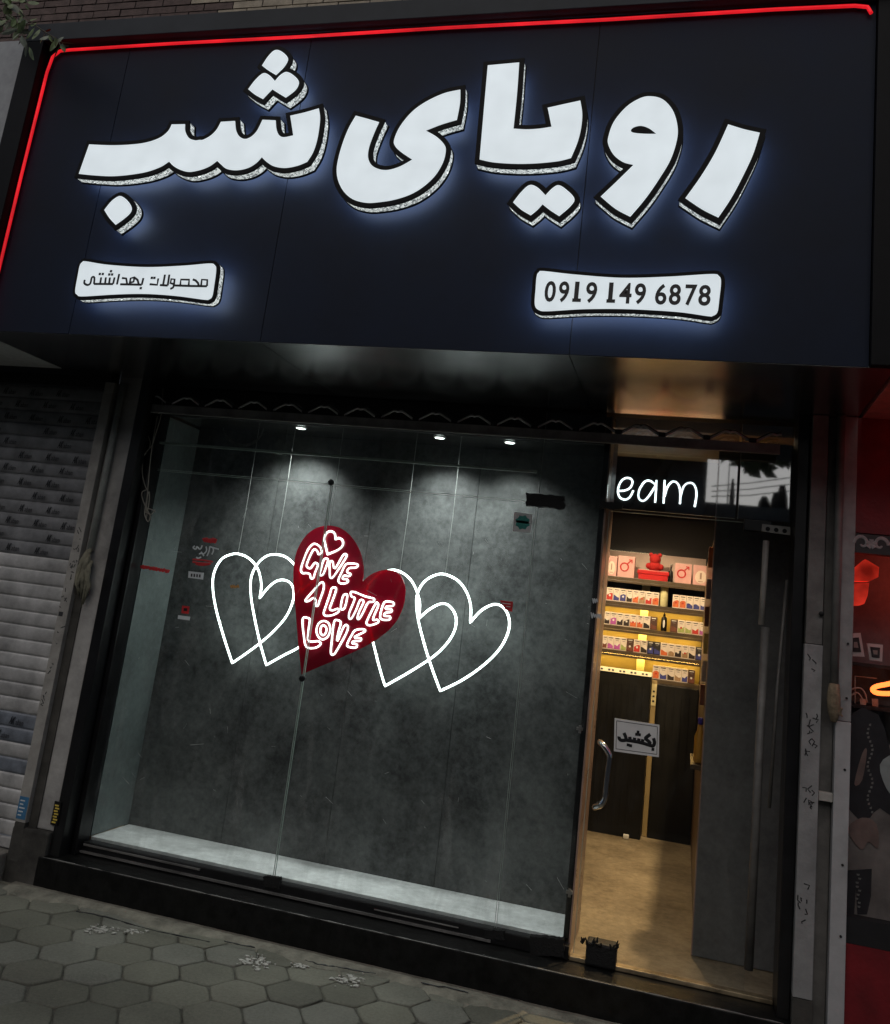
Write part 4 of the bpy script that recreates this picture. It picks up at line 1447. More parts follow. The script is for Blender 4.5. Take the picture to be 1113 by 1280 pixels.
# loose wires on the left jamb
mb = MB()
for st_ in ([(204, 485), (202, 517), (194, 545), (190, 557), (180, 570), (178, 590), (181, 605), (184, 612)], [(184, 515), (184, 540), (188, 552), (187, 560)], [(197, 520), (190, 560), (186, 600), (184, 625), (183, 640)],
            [(184, 612), (178, 615), (178, 622), (183, 635), (188, 645), (185, 652), (181, 640), (186, 615), (187, 625), (183, 648)], [(183, 635), (190, 637), (195, 640)], [(182, 640), (189, 643), (194, 637)]):
    mb.tube([at(a, b, Y=4.285) for a, b in spline(st_, closed=False, step=5)], .0028, 5)
tag(mb.build('loose_cable', smooth=True, mat=M_CABLE), 'tangle of thin cable hanging on the left window jamb', 'cable')

# right: guide rails and drainpipe
t = thing('shutter_rail', 'grey guide rail with marker scrawl right of the door', 'guide rail', (.52, 4.2, 0))
MB().bev(.484, .556, FAC - .002, 4.40, .25, 1.60, .003).build('rail', t, mat=M_GREYRAIL)
MB().bev(.487, .553, FAC + .004, 4.40, 1.602, SOF - .002, .003).build('upper_rail', t, mat=M_DUSTY)
MB().bev(.484, .560, FAC, 4.40, 0, .248, .004).build('rail_foot', t, mat=M_DIRTY)
mb = MB()
rnd = random.Random(21)
for (z, n) in ((1.52, 3), (1.27, 7), (1.18, 6), (.98, 8), (.62, 4), (.55, 3)):
    for i in range(n):
        x = .518 + rnd.uniform(-.02, .02)
        zz = z + rnd.uniform(-.035, .035)
        mb.tube([(x, FAC - .003, zz), (x + rnd.uniform(-.012, .012), FAC - .003, zz + rnd.uniform(.0, .02)), (x + rnd.uniform(-.015, .015), FAC - .003, zz + rnd.uniform(.01, .03))], .0022, 4, squash=.3)
mb.build('scribbles', t, mat=M_INK)
mb = MB()
mb.lathe((.545, FAC - .004, 1.73), (0, -1, 0), [(.011, 0), (.011, .004), (.004, .005)], 10)
mb.build('bolt', t, mat=M_BLACK)
t = thing('drain_channel', 'dark grey recessed channel between the two right rails', 'channel', (.58, 4.26, 0))
MB().box(.5605, .609, FAC + .045, 4.4, 0, SOF - .002).build('channel', t, mat=M_DUSTY)
MB().bev(.557, .612, FAC + .006, FAC + .044, .985, 1.02, .003).build('clamp', t, mat=M_RAIL)
t = thing('wall_post', 'pale metal post against the red shop at the right', 'post', (.64, 4.2, 0))
MB().bev(.6125, .672, FAC - .004, 4.40, 0, 1.305, .003).build('lower_post', t, mat=plain('pale painted metal', (.38, .38, .385), .5, var=.15, scale=9, bump=.1))
MB().bev(.6125, .672, FAC + .002, 4.40, 1.307, SOF - .002, .003).build('upper_post', t, mat=M_GREYRAIL)
mb = MB()
for z in (.50, .76, 1.12, 1.4, 1.62):
    mb.lathe((.652, FAC - .005, z), (0, -1, 0), [(.005, 0), (.005, .003), (.002, .004)], 8)
mb.build('screw', t, mat=M_BLACKM)
t = thing('drainpipe', 'old dusty pipe with a torn end beside the pale post', 'pipe', (.6, 4.18, 1.3))
MB().tube([(.602, FAC - .012, SOF - .003), (.602, FAC - .012, 1.36)], .017, 10).build('pipe', t, smooth=True, mat=M_DUSTY)
mb = MB()
rnd = random.Random(9)
mb.tube([(.602, FAC - .012, 1.45), (.600, FAC - .018, 1.40), (.604, FAC - .016, 1.34), (.603, FAC - .014, 1.30)], [.021, .027, .025, .012], 9)
for i in range(5):
    mb.tube([(.61, FAC - .02, 1.35 + rnd.uniform(-.02, .02)), (.63 + rnd.uniform(0, .012), FAC - .03, 1.35 + rnd.uniform(-.03, .02))], [.010, .003], 5)
mb.build('wrapping', t, smooth=True, mat=plain('ragged wrapping', (.22, .17, .11), .9, var=.5, scale=25, bump=.4))

# ================================================================== red shop at the right
rsx0, rsx1 = .674, 2.6
rsh = thing('red_shop', 'dark red shop front with a dim red window at the right', 'shop', (1.5, 4.3, 0))
MB().box(rsx0, rsx1, 4.20, 4.26, 2.09, SOF - .004).build('fascia', rsh, mat=M_REDWALL)
MB().box(rsx0, rsx1, 4.20, 4.30, 0, .475).build('base_wall', rsh, mat=M_REDWALL)
MB().box(rsx0, rsx1, 4.205, 4.30, .476, .57).build('sill', rsh, mat=M_BLACKM)
MB().box(.69, rsx1, 3.45, 4.24, SOF - .002, SOF + .03).build('soffit', rsh, mat=M_REDSOF)
mb = MB()
mb.box(rsx0 + .002, rsx1, 4.9, 4.95, .3, 2.6)
mb.box(rsx0 - .01, rsx0 + .001, 4.27, 4.9, .3, 2.6)
mb.box(rsx1 - .05, rsx1, 4.27, 4.9, .3, 2.6)
mb.box(rsx0, rsx1, 4.27, 4.9, 2.5, 2.55)
mb.box(rsx0, rsx1, 4.31, 4.9, .5, .57)
mb.build('window_interior', rsh, mat=plain('dull red room paint', (.12, .02, .022), .7, var=.2, scale=4))
MB().box(rsx0 + .003, rsx1, 4.262, 4.268, .572, 2.0).build('window_glass', rsh, mat=M_DGLASS)
fz = MB().box(rsx0, rsx1, 4.195, 4.262, 2.004, 2.085).build('frieze', rsh, mat=plain('black frieze ground', (.03, .03, .032), .5))
mb = MB()
for k in range(9):                       # scroll ornament
    cx0 = .735 + k * .16
    cz = 2.045
    for s_ in (-1, 1):
        pts = []
        for i in range(22):
            a = i / 21 * 3.6 * math.pi / 2
            rr_ = .036 * (1 - i / 26)
            pts.append((cx0 + s_ * (.036 + rr_ * math.cos(a) * .9), 4.1935, cz + rr_ * math.sin(a)))
        mb.tube(pts, [.008 * (1 - .5 * i / 21) for i in range(22)], 6, squash=.3)
    for a in range(5):
        an = a * 2 * math.pi / 5 + .3
        mb.tube([(cx0, 4.193, cz), (cx0 + .02 * math.cos(an), 4.192, cz + .02 * math.sin(an))], [.006, .010], 6, squash=.3)
subpart(mb, 'scroll_ornament', fz, rsh, mat=plain('silver ornament', (.34, .34, .34), .5, var=.2, scale=40))
MB().tube([(1.05, 3.62, 2.50), (2.5, 3.62, 2.50)], .012, 8).build('neon_tube', rsh, smooth=True, mat=emit('red shop tube', (1.0, .06, .05), 9.0))
rl = bpy.data.lights.new('lamp', 'POINT')
rl.energy = 3.2
rl.color = (1, .10, .06)
rl.shadow_soft_size = .08
ro = bpy.data.objects.new('lamp', rl)
COL.objects.link(ro)
ro.parent = rsh
ro.location = Vector((1.15, 4.5, 1.95)) - rsh.location

# hanging garment in the window; its glow is added as emission
t = thing('red_garment', 'orange red garment with a flared top and added glow in the red shop window', 'lamp', at(1083, 756, Y=4.5))
q = on([(1060, 716), (1066, 712), (1080, 700), (1084, 702), (1097, 710), (1096, 722), (1086, 727), (1060, 727)], 4.5)
MB().slab(q, 4.46, 4.54).build('flared_top', t, mat=E_REDL)
q = on([(1060, 730), (1085, 729), (1083, 745), (1079, 755), (1074, 757), (1058, 757)], 4.5)
MB().slab(q, 4.465, 4.535).build('lower_garment', t, mat=E_REDL)
for (quad, lab) in (([(1062, 792), (1076, 791), (1081, 821), (1061, 820)], 'leaning pale framed print on the red window shelf'),
                    ([(1084, 804), (1104, 806), (1103, 827), (1087, 825)], 'small square framed picture on the red window shelf')):
    t = thing('picture_frame', lab, 'picture', at(quad[3][0], quad[3][1], Y=4.55), 'pictures in the red shop window')
    cxq = sum(p[0] for p in quad) / 4
    cyq = sum(p[1] for p in quad) / 4
    MB().slab(on(quad, 4.55), 4.55, 4.565).build('frame', t, mat=M_PAPER)
    MB().slab(on([(cxq + (p[0] - cxq) * .62, cyq + (p[1] - cyq) * .62) for p in quad], 4.548), 4.547, 4.5495).build('picture', t, mat=M_INKGREY)
    mb = MB()
    mb.slab(on([(cxq + (p[0] - cxq) * .3, cyq + (p[1] - cyq) * .25) for p in quad], 4.546), 4.5455, 4.5465)
    mb.build('motif', t, mat=M_RAIL)
for (z, lab) in ((at(1085, 828, Y=4.55).z - .012, 'upper dark shelf carrying the pictures in the red window'), (at(1085, 880, Y=4.55).z - .012, 'lower dark shelf in the red window')):
    mb = MB().bev(rsx0 + .005, 1.6, 4.45, 4.9, z - .008, z + .008, .002)
    tag(mb.build('shelf', mat=M_BLACKM), lab, 'shelf', 'shelves in the red shop window')
# metal frame gadgets on the lower shelf
t = thing('wire_stand', 'curled metal wire stand on the lower shelf of the red window', 'stand', at(1075, 880, Y=4.52))
mb = MB()
mb.tube([at(a, b, Y=4.52) for a, b in spline([(1062, 862), (1075, 860), (1082, 868), (1084, 878)], closed=False)], .004, 6)
mb.tube([at(a, b, Y=4.52) for a, b in spline([(1060, 872), (1072, 866), (1080, 878)], closed=False)], .004, 6)
mb.tube([at(a, b, Y=4.52) for a, b in [(1069, 880), (1069, 845), (1096, 848)]], .003, 6)
mb.build('wire', t, mat=M_RAIL)
mb = MB()
for x in (1079, 1094):
    mb.slab(on([(x - 4, 873), (x + 4, 874), (x + 4, 887), (x - 3, 886)], 4.5), 4.5, 4.506)
mb.build('card', t, mat=M_RAIL)
t = thing('neon_bar', 'bright orange neon bar at the right edge of the red window', 'neon light', at(1100, 862, Y=4.4))
MB().tube([at(a, b, Y=4.4) for a, b in spline([(1135, 866), (1110, 867), (1096, 866), (1091, 862), (1096, 858), (1110, 855), (1135, 849)], closed=False)], .010, 8).build('tube', t, smooth=True, mat=E_ORN)

# poster on the lower glass: a dressed figure seen from chest to knees
t = thing('window_poster', 'dark fashion poster with jacket and trousers on the lower red window', 'poster', (.9, 4.255, .58))
MB().box(rsx0 + .004, 1.35, 4.256, 4.2605, .572, 1.235).build('sheet', t, mat=plain('grey poster paper', (.13, .115, .108), .5, var=.5, scale=4))
M_P1 = plain('black cloth print', (.012, .011, .014), .5, var=.4, scale=20)
M_P2 = plain('pale print', (.24, .27, .265), .5, var=.3, scale=6)
M_P3 = plain('skin print', (.13, .09, .08), .5, var=.35, scale=10)
mb = MB()
mb.slab(on(spline([(1060, 895), (1098, 893), (1112, 935), (1135, 1000), (1135, 960), (1135, 893), (1150, 893), (1150, 1030), (1100, 1010), (1088, 1022), (1060, 1010)], step=2), 4.2545), 4.2540, 4.2555)
mb.build('jacket', t, mat=M_P1)
mb = MB()
mb.slab(on(spline([(1100, 956), (1118, 944), (1128, 970), (1120, 995), (1108, 985)], step=3), 4.2530), 4.2525, 4.2538)
mb.build('shirt', t, mat=M_P2)
mb = MB()
mb.slab(on(spline([(1078, 942), (1084, 938), (1078, 975), (1068, 980)], step=3), 4.2530), 4.2525, 4.2538)
mb.build('hand', t, mat=M_P3)
mb = MB()
mb.slab(on(spline([(1060, 1034), (1078, 1022), (1096, 1030), (1098, 1060), (1086, 1052), (1078, 1062), (1066, 1050)], step=3), 4.2520), 4.2515, 4.2524)
mb.build('hand', t, mat=M_P3)
mb = MB()
mb.slab(on([(1058, 1088), (1090, 1086), (1089, 1120), (1084, 1143), (1072, 1143), (1070, 1110), (1068, 1143), (1057, 1143)], 4.2545), 4.2540, 4.2555)
mb.build('trousers', t, mat=M_P1)
mb = MB()
for k in range(22):
    a = (1088 - 3 * math.sin(k * .8), 905 + k * 5.2)
    mb.slab(on([(a[0] - 1.4, a[1]), (a[0] + 1.2, a[1] - .6), (a[0] + 1, a[1] + 2.6), (a[0] - 1.6, a[1] + 2.2)], 4.2530), 4.2525, 4.2538)
for k in range(9):
    a = (1073 + 2 * math.sin(k * 1.9), 1092 + k * 5)
    mb.slab(on([(a[0] - 2, a[1]), (a[0] + 2, a[1] + .6), (a[0] + 1.2, a[1] + 3), (a[0] - 1.6, a[1] + 2.2)], 4.2530), 4.2525, 4.2538)
mb.build('pale_stitching', t, mat=M_DUSTY)

# ================================================================== shop interior
mb = MB()
mb.add([(-3.2, GY - .02, FLOOR), (2.2, GY - .02, FLOOR), (2.2, 8.0, FLOOR), (-3.2, 8.0, FLOOR)], [(0, 1, 2, 3)])
tag(mb.build('shop_floor', mat=M_FLOOR), kind='structure')
iw = thing('shop_room', 'dim shop room behind the display with dark walls', 'room', (-.5, 6.2, FLOOR))
MB().box(-3.2, 2.2, 7.62, 7.7, FLOOR, 3.1).build('rear_wall', iw, mat=M_GREY_W)
MB().box(-3.25, -3.2, 4.5, 7.7, FLOOR, 3.1).build('side_wall', iw, mat=M_GREY_W)
MB().box(2.2, 2.25, 4.5, 7.7, FLOOR, 3.1).build('side_wall', iw, mat=M_GREY_W)
MB().box(-3.2, 2.2, 4.8, 7.62, 3.0, 3.05).build('ceiling', iw, mat=M_CEIL)
MB().box(-3.2, 2.2, 4.45, 4.8, 2.62, 3.06).build('lintel', iw, mat=M_BLACKM)

pp = thing('partition_panel', 'tall charcoal concrete look panel right of the door opening', 'panel', (.3, DW, FLOOR))
MB().bev(.112, .95, DW, DW + .03, FLOOR + .004, 2.57, .002).build('board', pp, mat=M_PANEL)
MB().box(.107, .1118, DW + .002, DW + .05, FLOOR + .004, 2.57).build('edge_strip', pp, mat=M_BRONZE)

# side shelves just behind the panel
ss = thing('side_shelf', 'tall narrow shelf wall seen edge on inside the door at the right', 'shelf', (.14, 5.8, FLOOR))
MB().box(.118, .138, 5.0, 7.28, FLOOR, 2.12).build('side_board', ss, mat=plain('brown side board', (.20, .13, .075), .4, var=.2, scale=6))
goods = [((.50, .16, .03), 'orange'), ((.35, .30, .42), 'lilac'), ((.30, .12, .08), 'brown'), ((.55, .42, .10), 'mustard'), ((.5, .45, .42), 'pale'), ((.10, .09, .35), 'blue capped')]
for k, (z, ci, nm) in enumerate(((2.02, 0, 'orange carton at the top of the narrow side shelf'), (1.85, 1, 'lilac packet below the orange carton on the side shelf'), (1.70, 2, 'brown packet on the side shelf beside the second row'),
                                 (1.55, 3, 'mustard packet on the side shelf beside the third row'), (1.40, 4, 'pale packet on the side shelf beside the fourth row'), (1.27, 2, 'dark brown packet on the side shelf beside the lowest row'))):
    y = 5.3 + .1 * (k % 3)
    t = thing('packet', nm, 'packet', (.112, y, z - .05), 'packets on the narrow side shelf')
    c = goods[ci][0]
    MB().bev(.094, .1175, y - .05, y + .05, z - .055, z + .055, .003).build('pack', t, mat=plain('packet ' + nm, c, .45, var=.25, scale=30))
    MB().box(.092, .0938, y - .035, y + .035, z + .0, z + .03).build('label_print', t, mat=M_PAPER)
t = thing('bottle', 'yellow bottle with a blue cap on the narrow side shelf', 'bottle', (.1, 5.1, .98), )
MB().lathe((.098, 5.1, .95), (0, 0, 1), [(.02, 0), (.026, .01), (.026, .13), (.012, .17), (.011, .19)], 14).build('body', t, smooth=True, mat=plain('yellow plastic', (.6, .33, .05), .35, var=.1, scale=10))
MB().lathe((.098, 5.1, 1.14), (0, 0, 1), [(.014, 0), (.014, .03), (.01, .034)], 12).build('cap', t, smooth=True, mat=plain('blue plastic', (.05, .04, .4), .35))
mb = MB().bev(.06, .117, 5.02, 5.5, .925, .948, .003)
tag(mb.build('bracket_shelf', mat=M_SHELF), 'small dark bracket shelf under the yellow bottle', 'shelf')

# product shelf unit on the rear wall
SY = 7.28
su = thing('shelf_unit', 'amber lit wall shelf unit full of small boxes at the back of the shop', 'shelf unit', (-.3, 7.4, 1.2))
UX0, UX1 = -1.3, .117
MB().box(UX0, UX1, 7.535, 7.60, 1.99, 2.2).build('top_back_board', su, mat=plain('pale rose board', (.38, .30, .27), .6, var=.1, scale=8))
ROW = []
for (pa, pb) in (((761, 719.5), (884, 731.5)), ((758.4, 750), (883, 764)), ((755.8, 780), (881, 795)), ((753.2, 809.5), (878, 827)), ((750, 838), (877, 858))):
    za, zb = at(pa[0], pa[1], Y=SY).z, at(pb[0], pb[1], Y=SY).z
    ROW.append((za + zb) / 2)
MB().box(UX0, UX1, 7.50, 7.53, 1.20, ROW[1] - .01).build('back_board', su, mat=M_AMBER)
MB().box(UX0, UX1, 7.50, 7.53, ROW[1] - .009, ROW[0] - .01).build('back_board', su, mat=M_CAB)
for z in ROW:
    sh = MB().bev(UX0, UX1, SY - .005, 7.499, z - .028, z - .002, .002).bev(UX0, UX1, SY - .005, SY + .008, z - .046, z - .0285, .002).build('shelf_board', su, mat=M_SHELF)
    if z > 1.3 and z < 1.9:
        subpart(MB().box(UX0 + .01, UX1 - .01, 7.40, 7.45, z - .034, z - .0285), 'diode_strip', sh, su, mat=E_LED)
MB().box(-.36, -.30, 7.46, 7.499, 1.2, 1.99).build('centre_post', su, mat=plain('pale yellow post', (.62, .58, .35), .5))
MB().box(UX0, -.2, 7.60, 7.615, 2.196, 2.206).build('cove_strip', su, mat=emit('pale cove strip', (1.0, .88, .55), 2.5))

ORD = ['first', 'second', 'third', 'fourth', 'fifth', 'sixth', 'seventh', 'eighth', 'ninth', 'tenth', 'eleventh', 'twelfth', 'thirteenth', 'fourteenth', 'fifteenth', 'sixteenth']
SHN = ['top', 'second', 'third', 'fourth', 'lowest']
ACC = {'r': ((.50, .04, .03), 'red'), 'o': ((.62, .15, .05), 'orange'), 'b': ((.05, .06, .25), 'blue'), 'k': ((.03, .022, .02), 'black'), 'p': ((.42, .10, .38), 'purple'),
       'g': ((.35, .42, .14), 'green'), 't': ((.34, .22, .12), 'tan'), 'n': ((.16, .06, .04), 'brown'), 'w': ((.50, .42, .38), 'plain')}
BODY = {'w': ((.78, .70, .63), 'white'), 'd': ((.085, .045, .035), 'dark brown'), 'k': ((.03, .028, .03), 'black')}


def product(row, idx, xa, xb, body, acc, h, ox, oy, s):
    z0 = ROW[row]
    base_px = None
    x0 = at(ox + xa / s, 700 + row * 30, Y=SY + .03)
    # x on the shelf front at this shelf's height
    def xs_(xp):
        x_ = ox + xp / s
        lo, hi = 600.0, 950.0
        for _ in range(40):
            mid = (lo + hi) / 2
            if at(x_, mid, Y=SY + .03).z > z0 + h / 2:
                lo = mid
            else:
                hi = mid
        return at(x_, lo, Y=SY + .03).x
    a, b = xs_(xa) + .001, xs_(xb) - .001
    y0, y1 = SY + .02, SY + .10
    bc, bn = BODY[body]
    ac, an = ACC[acc]
    lab = '%s box with %s print, %s from the left on the %s shelf' % (bn, an, ORD[idx], SHN[row])
    t = thing('product_box', lab, 'box', ((a + b) / 2, (y0 + y1) / 2, z0), 'boxes on the amber lit shelves')
    MB().bev(a, b, y0, y1, z0, z0 + h, .002).build('carton', t, mat=plain('carton ' + bn, bc, .45, var=.08, scale=20))
    mb = MB().mat(plain('print ' + an, ac, .45, var=.2, scale=60))
    w = b - a
    k = random.random()
    if acc != 'w':
        pts = []
        zt = z0 + h * (.34 + .18 * k)
        for i in range(9):
            u = i / 8
            pts.append((a + .003 + (w - .006) * u, zt + h * .09 * math.sin(u * 3.4 + k * 6)))
        mb.slab([(a + .003, z0 + .006), (b - .003, z0 + .006)] + pts[::-1], y0 - .0012, y0 - .0003)
    mb.mat(M_INK if body == 'w' else M_PAPER).box(a + w * .18, b - w * .18, y0 - .0014, y0 - .0003, z0 + h * .84, z0 + h * .90)
    mb.mat(M_INKGREY if body == 'w' else M_RAIL).box(a + w * .3, b - w * .3, y0 - .0014, y0 - .0003, z0 + h * .70, z0 + h * .73)
    if k > .4:
        c = ((a + b) / 2 + w * .1 * (k - .7), 0, z0 + h * .4)
        mb.mat(M_PAPER if acc in 'kbpnr' else plain('print ' + ACC['r'][1], ACC['r'][0], .45, var=.2, scale=60))
        mb.lathe((c[0], y0 - .0018, c[2]), (0, 1, 0), [(w * .16, 0), (w * .16, .0008)], 10)
    mb.build('front_print', t)


Q = (730, 660, 5.817)
r1 = [150, 165, 215, 262, 310, 355, 400, 448, 497, 548]
for i, (b_, a_) in enumerate(zip('wwwwwwwww', 'wrbbkotro'.replace('t', 't'))):
    if i == 0:
        continue
    product(1, i - 1, r1[i], r1[i + 1] if i < 9 else 550, b_, a_, .100, *Q)
r1b = [645, 695, 745, 795, 845, 893]
for i, a_ in enumerate('oobbb'):
    product(1, 8 + i, r1b[i], r1b[i + 1], 'w', a_, .100, *Q)
r2 = [150, 192, 240, 288, 335, 385, 432, 483, 533]
for i, (b_, a_) in enumerate(zip('wwwwwwwd', 'kpkkoook'.replace('ook', 'okn'))):
    product(2, i, r2[i], r2[i + 1], b_, a_, .098, *Q)
r2b = [628, 682, 735, 785, 838, 882]
for i, (b_, a_) in enumerate(zip('dwwww', 'nggrp')):
    product(2, 8 + i, r2b[i], r2b[i + 1], b_, a_, .098, *Q)
r3 = [135, 172, 218, 268, 312, 362, 412, 462, 509, 557, 612, 660, 712, 760, 812, 868]
for i, (b_, a_) in enumerate(zip('wwwwdwwkkwwwwwk', 'nppgnrkbbotktkb')):
    product(3, i, r3[i], r3[i + 1], b_, a_, .098, *Q)
r4 = [500, 550, 605, 660, 710, 757, 808]
for i, (b_, a_) in enumerate(zip('wwwwwd', 'obktbn')):
    product(4, i, r4[i], r4[i + 1], b_, a_, .100, *Q)


def big_box(xa, xb, ya, yb, label, motif):
    p0, p1 = px([(xa, yb), (xb, yb)], *Q)
    z0 = ROW[0]
    a, b = at(p0[0], p0[1], Y=SY + .05).x, at(p1[0], p1[1], Y=SY + .05).x
    h = (yb - ya) / Q[2] / F * 7.6
    t = thing('gift_box', label, 'box', ((a + b) / 2, SY + .1, z0), 'pink boxes on the top shelf')
    MB().bev(a, b, SY + .04, SY + .15, z0, z0 + h, .003).build('carton', t, mat=plain('pink carton', (.58, .33, .32), .45, var=.12, scale=12))
    cx0, cz, w = (a + b) / 2, z0 + h * .48, b - a
    mb = MB()
    if motif == 'ring':
        mb.tube([(cx0 - w * .1 + w * .24 * math.cos(i * .35), SY + .0385, cz + w * .24 * math.sin(i * .35)) for i in range(18)], .006, 5, closed=True, squash=.2)
        mb.tube([(cx0 + .05 * w, SY + .0385, cz + w * .2), (cx0 + w * .32, SY + .0385, cz + w * .45)], .006, 5, squash=.2)
        mb.tube([(cx0 + w * .14, SY + .0385, cz + w * .45), (cx0 + w * .32, SY + .0385, cz + w * .45), (cx0 + w * .32, SY + .0385, cz + w * .26)], .005, 5, squash=.2)
        mb.build('ring_and_arrow_print', t, mat=M_RED)
    else:
        mb.slab([(cx0 + w * .36 * math.cos(i * .3927), z0 + h * .38 + h * (.36 if math.sin(i * .3927) > 0 else .3) * math.sin(i * .3927)) for i in range(16)], SY + .0375, SY + .0395)
        mb.build('oval_print', t, mat=plain('pale oval print', (.66, .55, .48), .5))
        mb = MB()
        mb.box(cx0 - w * .06, cx0 + w * .06, SY + .0360, SY + .0372, z0 + h * .30, z0 + h * .62)
        mb.box(cx0 - w * .16, cx0 + w * .16, SY + .0360, SY + .0372, z0 + h * .16, z0 + h * .20)
        mb.build('small_print', t, mat=M_BRONZE)


big_box(160, 236, 210, 345, 'leftmost pink box with pale oval print on the top shelf', 'oval')
big_box(242, 365, 212, 355, 'left pink box with red ring and arrow print on the top shelf', 'ring')
big_box(658, 780, 262, 392, 'right pink box with red ring and arrow print on the top shelf', 'ring')
big_box(790, 905, 275, 405, 'rightmost pink box with pale oval print on the top shelf', 'oval')
t = thing('gift_box', 'flat red gift box with a red plush figure on top', 'gift box', (-.36, SY + .1, ROW[0]))
a, b = at(*px([(388, 345)], *Q)[0], Y=SY + .05).x, at(*px([(618, 365)], *Q)[0], Y=SY + .05).x
MB().bev(a + .008, b - .008, SY + .04, SY + .17, ROW[0], ROW[0] + .05, .003).build('box_base', t, mat=M_RED)
MB().bev(a, b, SY + .035, SY + .175, ROW[0] + .042, ROW[0] + .075, .004).build('lid', t, mat=M_RED)
cx0 = a + (b - a) * .53
mb = MB()
def ball(mb, c, r, sx=1, sz=1, n=12):
    prof = []
    for i in range(9):
        an = -math.pi / 2 + math.pi * i / 8
        prof.append((max(.0008, r * sx * math.cos(an)), r * sz * math.sin(an)))
    mb.lathe(c, (0, 0, 1), prof, n)
ball(mb, (cx0, SY + .1, ROW[0] + .11), .052, 1.1, .8)
ball(mb, (cx0, SY + .09, ROW[0] + .165), .045)
ball(mb, (cx0 - .034, SY + .09, ROW[0] + .20), .017)
ball(mb, (cx0 + .034, SY + .09, ROW[0] + .20), .017)
ball(mb, (cx0 - .048, SY + .075, ROW[0] + .11), .022)
ball(mb, (cx0 + .048, SY + .075, ROW[0] + .11), .022)
mb.build('plush_figure', t, smooth=True, mat=plain('red plush', (.40, .012, .012), .9, bump=.8, scale=30))
t = thing('bottle', 'small dark bottle beside the red gift box on the top shelf', 'bottle', (b + .01, SY + .1, ROW[0]))
MB().lathe((b + .012, SY + .08, ROW[0]), (0, 0, 1), [(.016, 0), (.018, .005), (.018, .08), (.007, .095), (.007, .12)], 12).build('body', t, smooth=True, mat=M_CAB)
MB().lathe((b + .012, SY + .08, ROW[0] + .121), (0, 0, 1), [(.01, 0), (.01, .02), (.006, .022)], 12).build('cap', t, smooth=True, mat=M_ALU)
p = px([(580, 560)], *Q)[0]
c = at(p[0], p[1], Y=SY + .06)
t = thing('tube_pack', 'pale yellow cylinder standing in the gap of the second shelf', 'tube', (c.x, SY + .06, ROW[1]))
MB().lathe((c.x, SY + .06, ROW[1]), (0, 0, 1), [(.028, 0), (.03, .004), (.03, .15), (.028, .155)], 18).build('tube', t, smooth=True, mat=plain('pale yellow paper', (.62, .60, .34), .4, var=.1, scale=40))
MB().lathe((c.x, SY + .06, ROW[1] + .1555), (0, 0, 1), [(.031, 0), (.031, .012), (.028, .014)], 18).build('lid', t, mat=M_ALU)
p = px([(580, 738)], *Q)[0]
c = at(p[0], p[1], Y=SY + .05)
t = thing('bottle', 'black pump bottle in the gap of the third shelf', 'bottle', (c.x, SY + .05, ROW[2]))
MB().lathe((c.x, SY + .05, ROW[2]), (0, 0, 1), [(.02, 0), (.023, .004), (.023, .10), (.009, .112)], 14).build('body', t, smooth=True, mat=M_CAB)
MB().lathe((c.x, SY + .05, ROW[2] + .1125), (0, 0, 1), [(.010, 0), (.010, .014), (.004, .016), (.004, .03)], 10).build('pump', t, smooth=True, mat=M_CAB)
MB().slab([(c.x + .008 * math.cos(i * .5236), ROW[2] + .055 + .03 * math.sin(i * .5236)) for i in range(12)], SY + .0255, SY + .0268).build('oval_label', t, mat=M_PAPER)

# counters
def counter(label, x0, x1, y, z1, group='black counters below the shelves'):
    t = thing('counter', label, 'counter', ((x0 + x1) / 2, y, FLOOR), group)
    MB().bev(x0, x1, y, y + .25, FLOOR + .002, z1, .004).build('body', t, mat=M_CAB)
    mb = MB()
    n = max(4, int((x1 - x0) / .045))
    for i in range(n):
        xx = x0 + .012 + (x1 - x0 - .024) * i / (n - 1)
        mb.box(xx - .004, xx + .004, y - .006, y - .0005, FLOOR + .06, z1 - .06)
    mb.build('fluted_strips', t, mat=M_CAB)
    return t


t = counter('tall black fluted counter at the left below the shelves', -1.3, -.226, 7.0, 1.265)
mb = MB()
zc = 1.266
MB().box(-1.3, -.226, 6.994, 7.1, zc, zc + .028).build('price_rail', t, mat=emit('emissive price rail', (1, .82, .45), .55))  # label strip given its own glow to look bright
mb = MB()
for i in range(17):
    if i % 3 != 2:
        mb.box(-.70 + i * .027, -.685 + i * .027, 6.9925, 6.9935, zc + .008, zc + .02)
mb.build('price_marks', t, mat=M_INKGREY)
counter('black fluted counter at the right below the shelves', -.184, .112, 7.12, 1.215)
t = thing('lit_gap_strip', 'narrow strip coloured like the lit gap between the two black counters', 'post', (-.205, 7.15, FLOOR))
MB().bev(-.2225, -.1865, 7.14, 7.17, FLOOR + .002, 1.24, .002).build('post', t, mat=plain('lit gap colour', (.36, .27, .13), .45, var=.1, scale=6))  # fills the gap between the counters; its yellow light is put into the colour
MB().box(-.222, -.187, 7.136, 7.1395, 1.06, 1.215).build('price_label', t, mat=plain('cream label', (.72, .62, .34), .5))
mb = MB()
for k in range(3):
    mb.box(-.213, -.198, 7.1345, 7.1355, 1.085 + k * .035, 1.098 + k * .035)
mb.build('lettering', t, mat=M_INK)
t = MB().bev(at(783, 1047, Z=FLOOR).x - .02, at(783, 1047, Z=FLOOR).x + .02, 6.94, 6.98, FLOOR + .001, FLOOR + .03, .008)
tag(t.build('crumpled_paper', mat=M_PAPER), 'small pale scrap of paper on the floor by the left counter', 'litter')

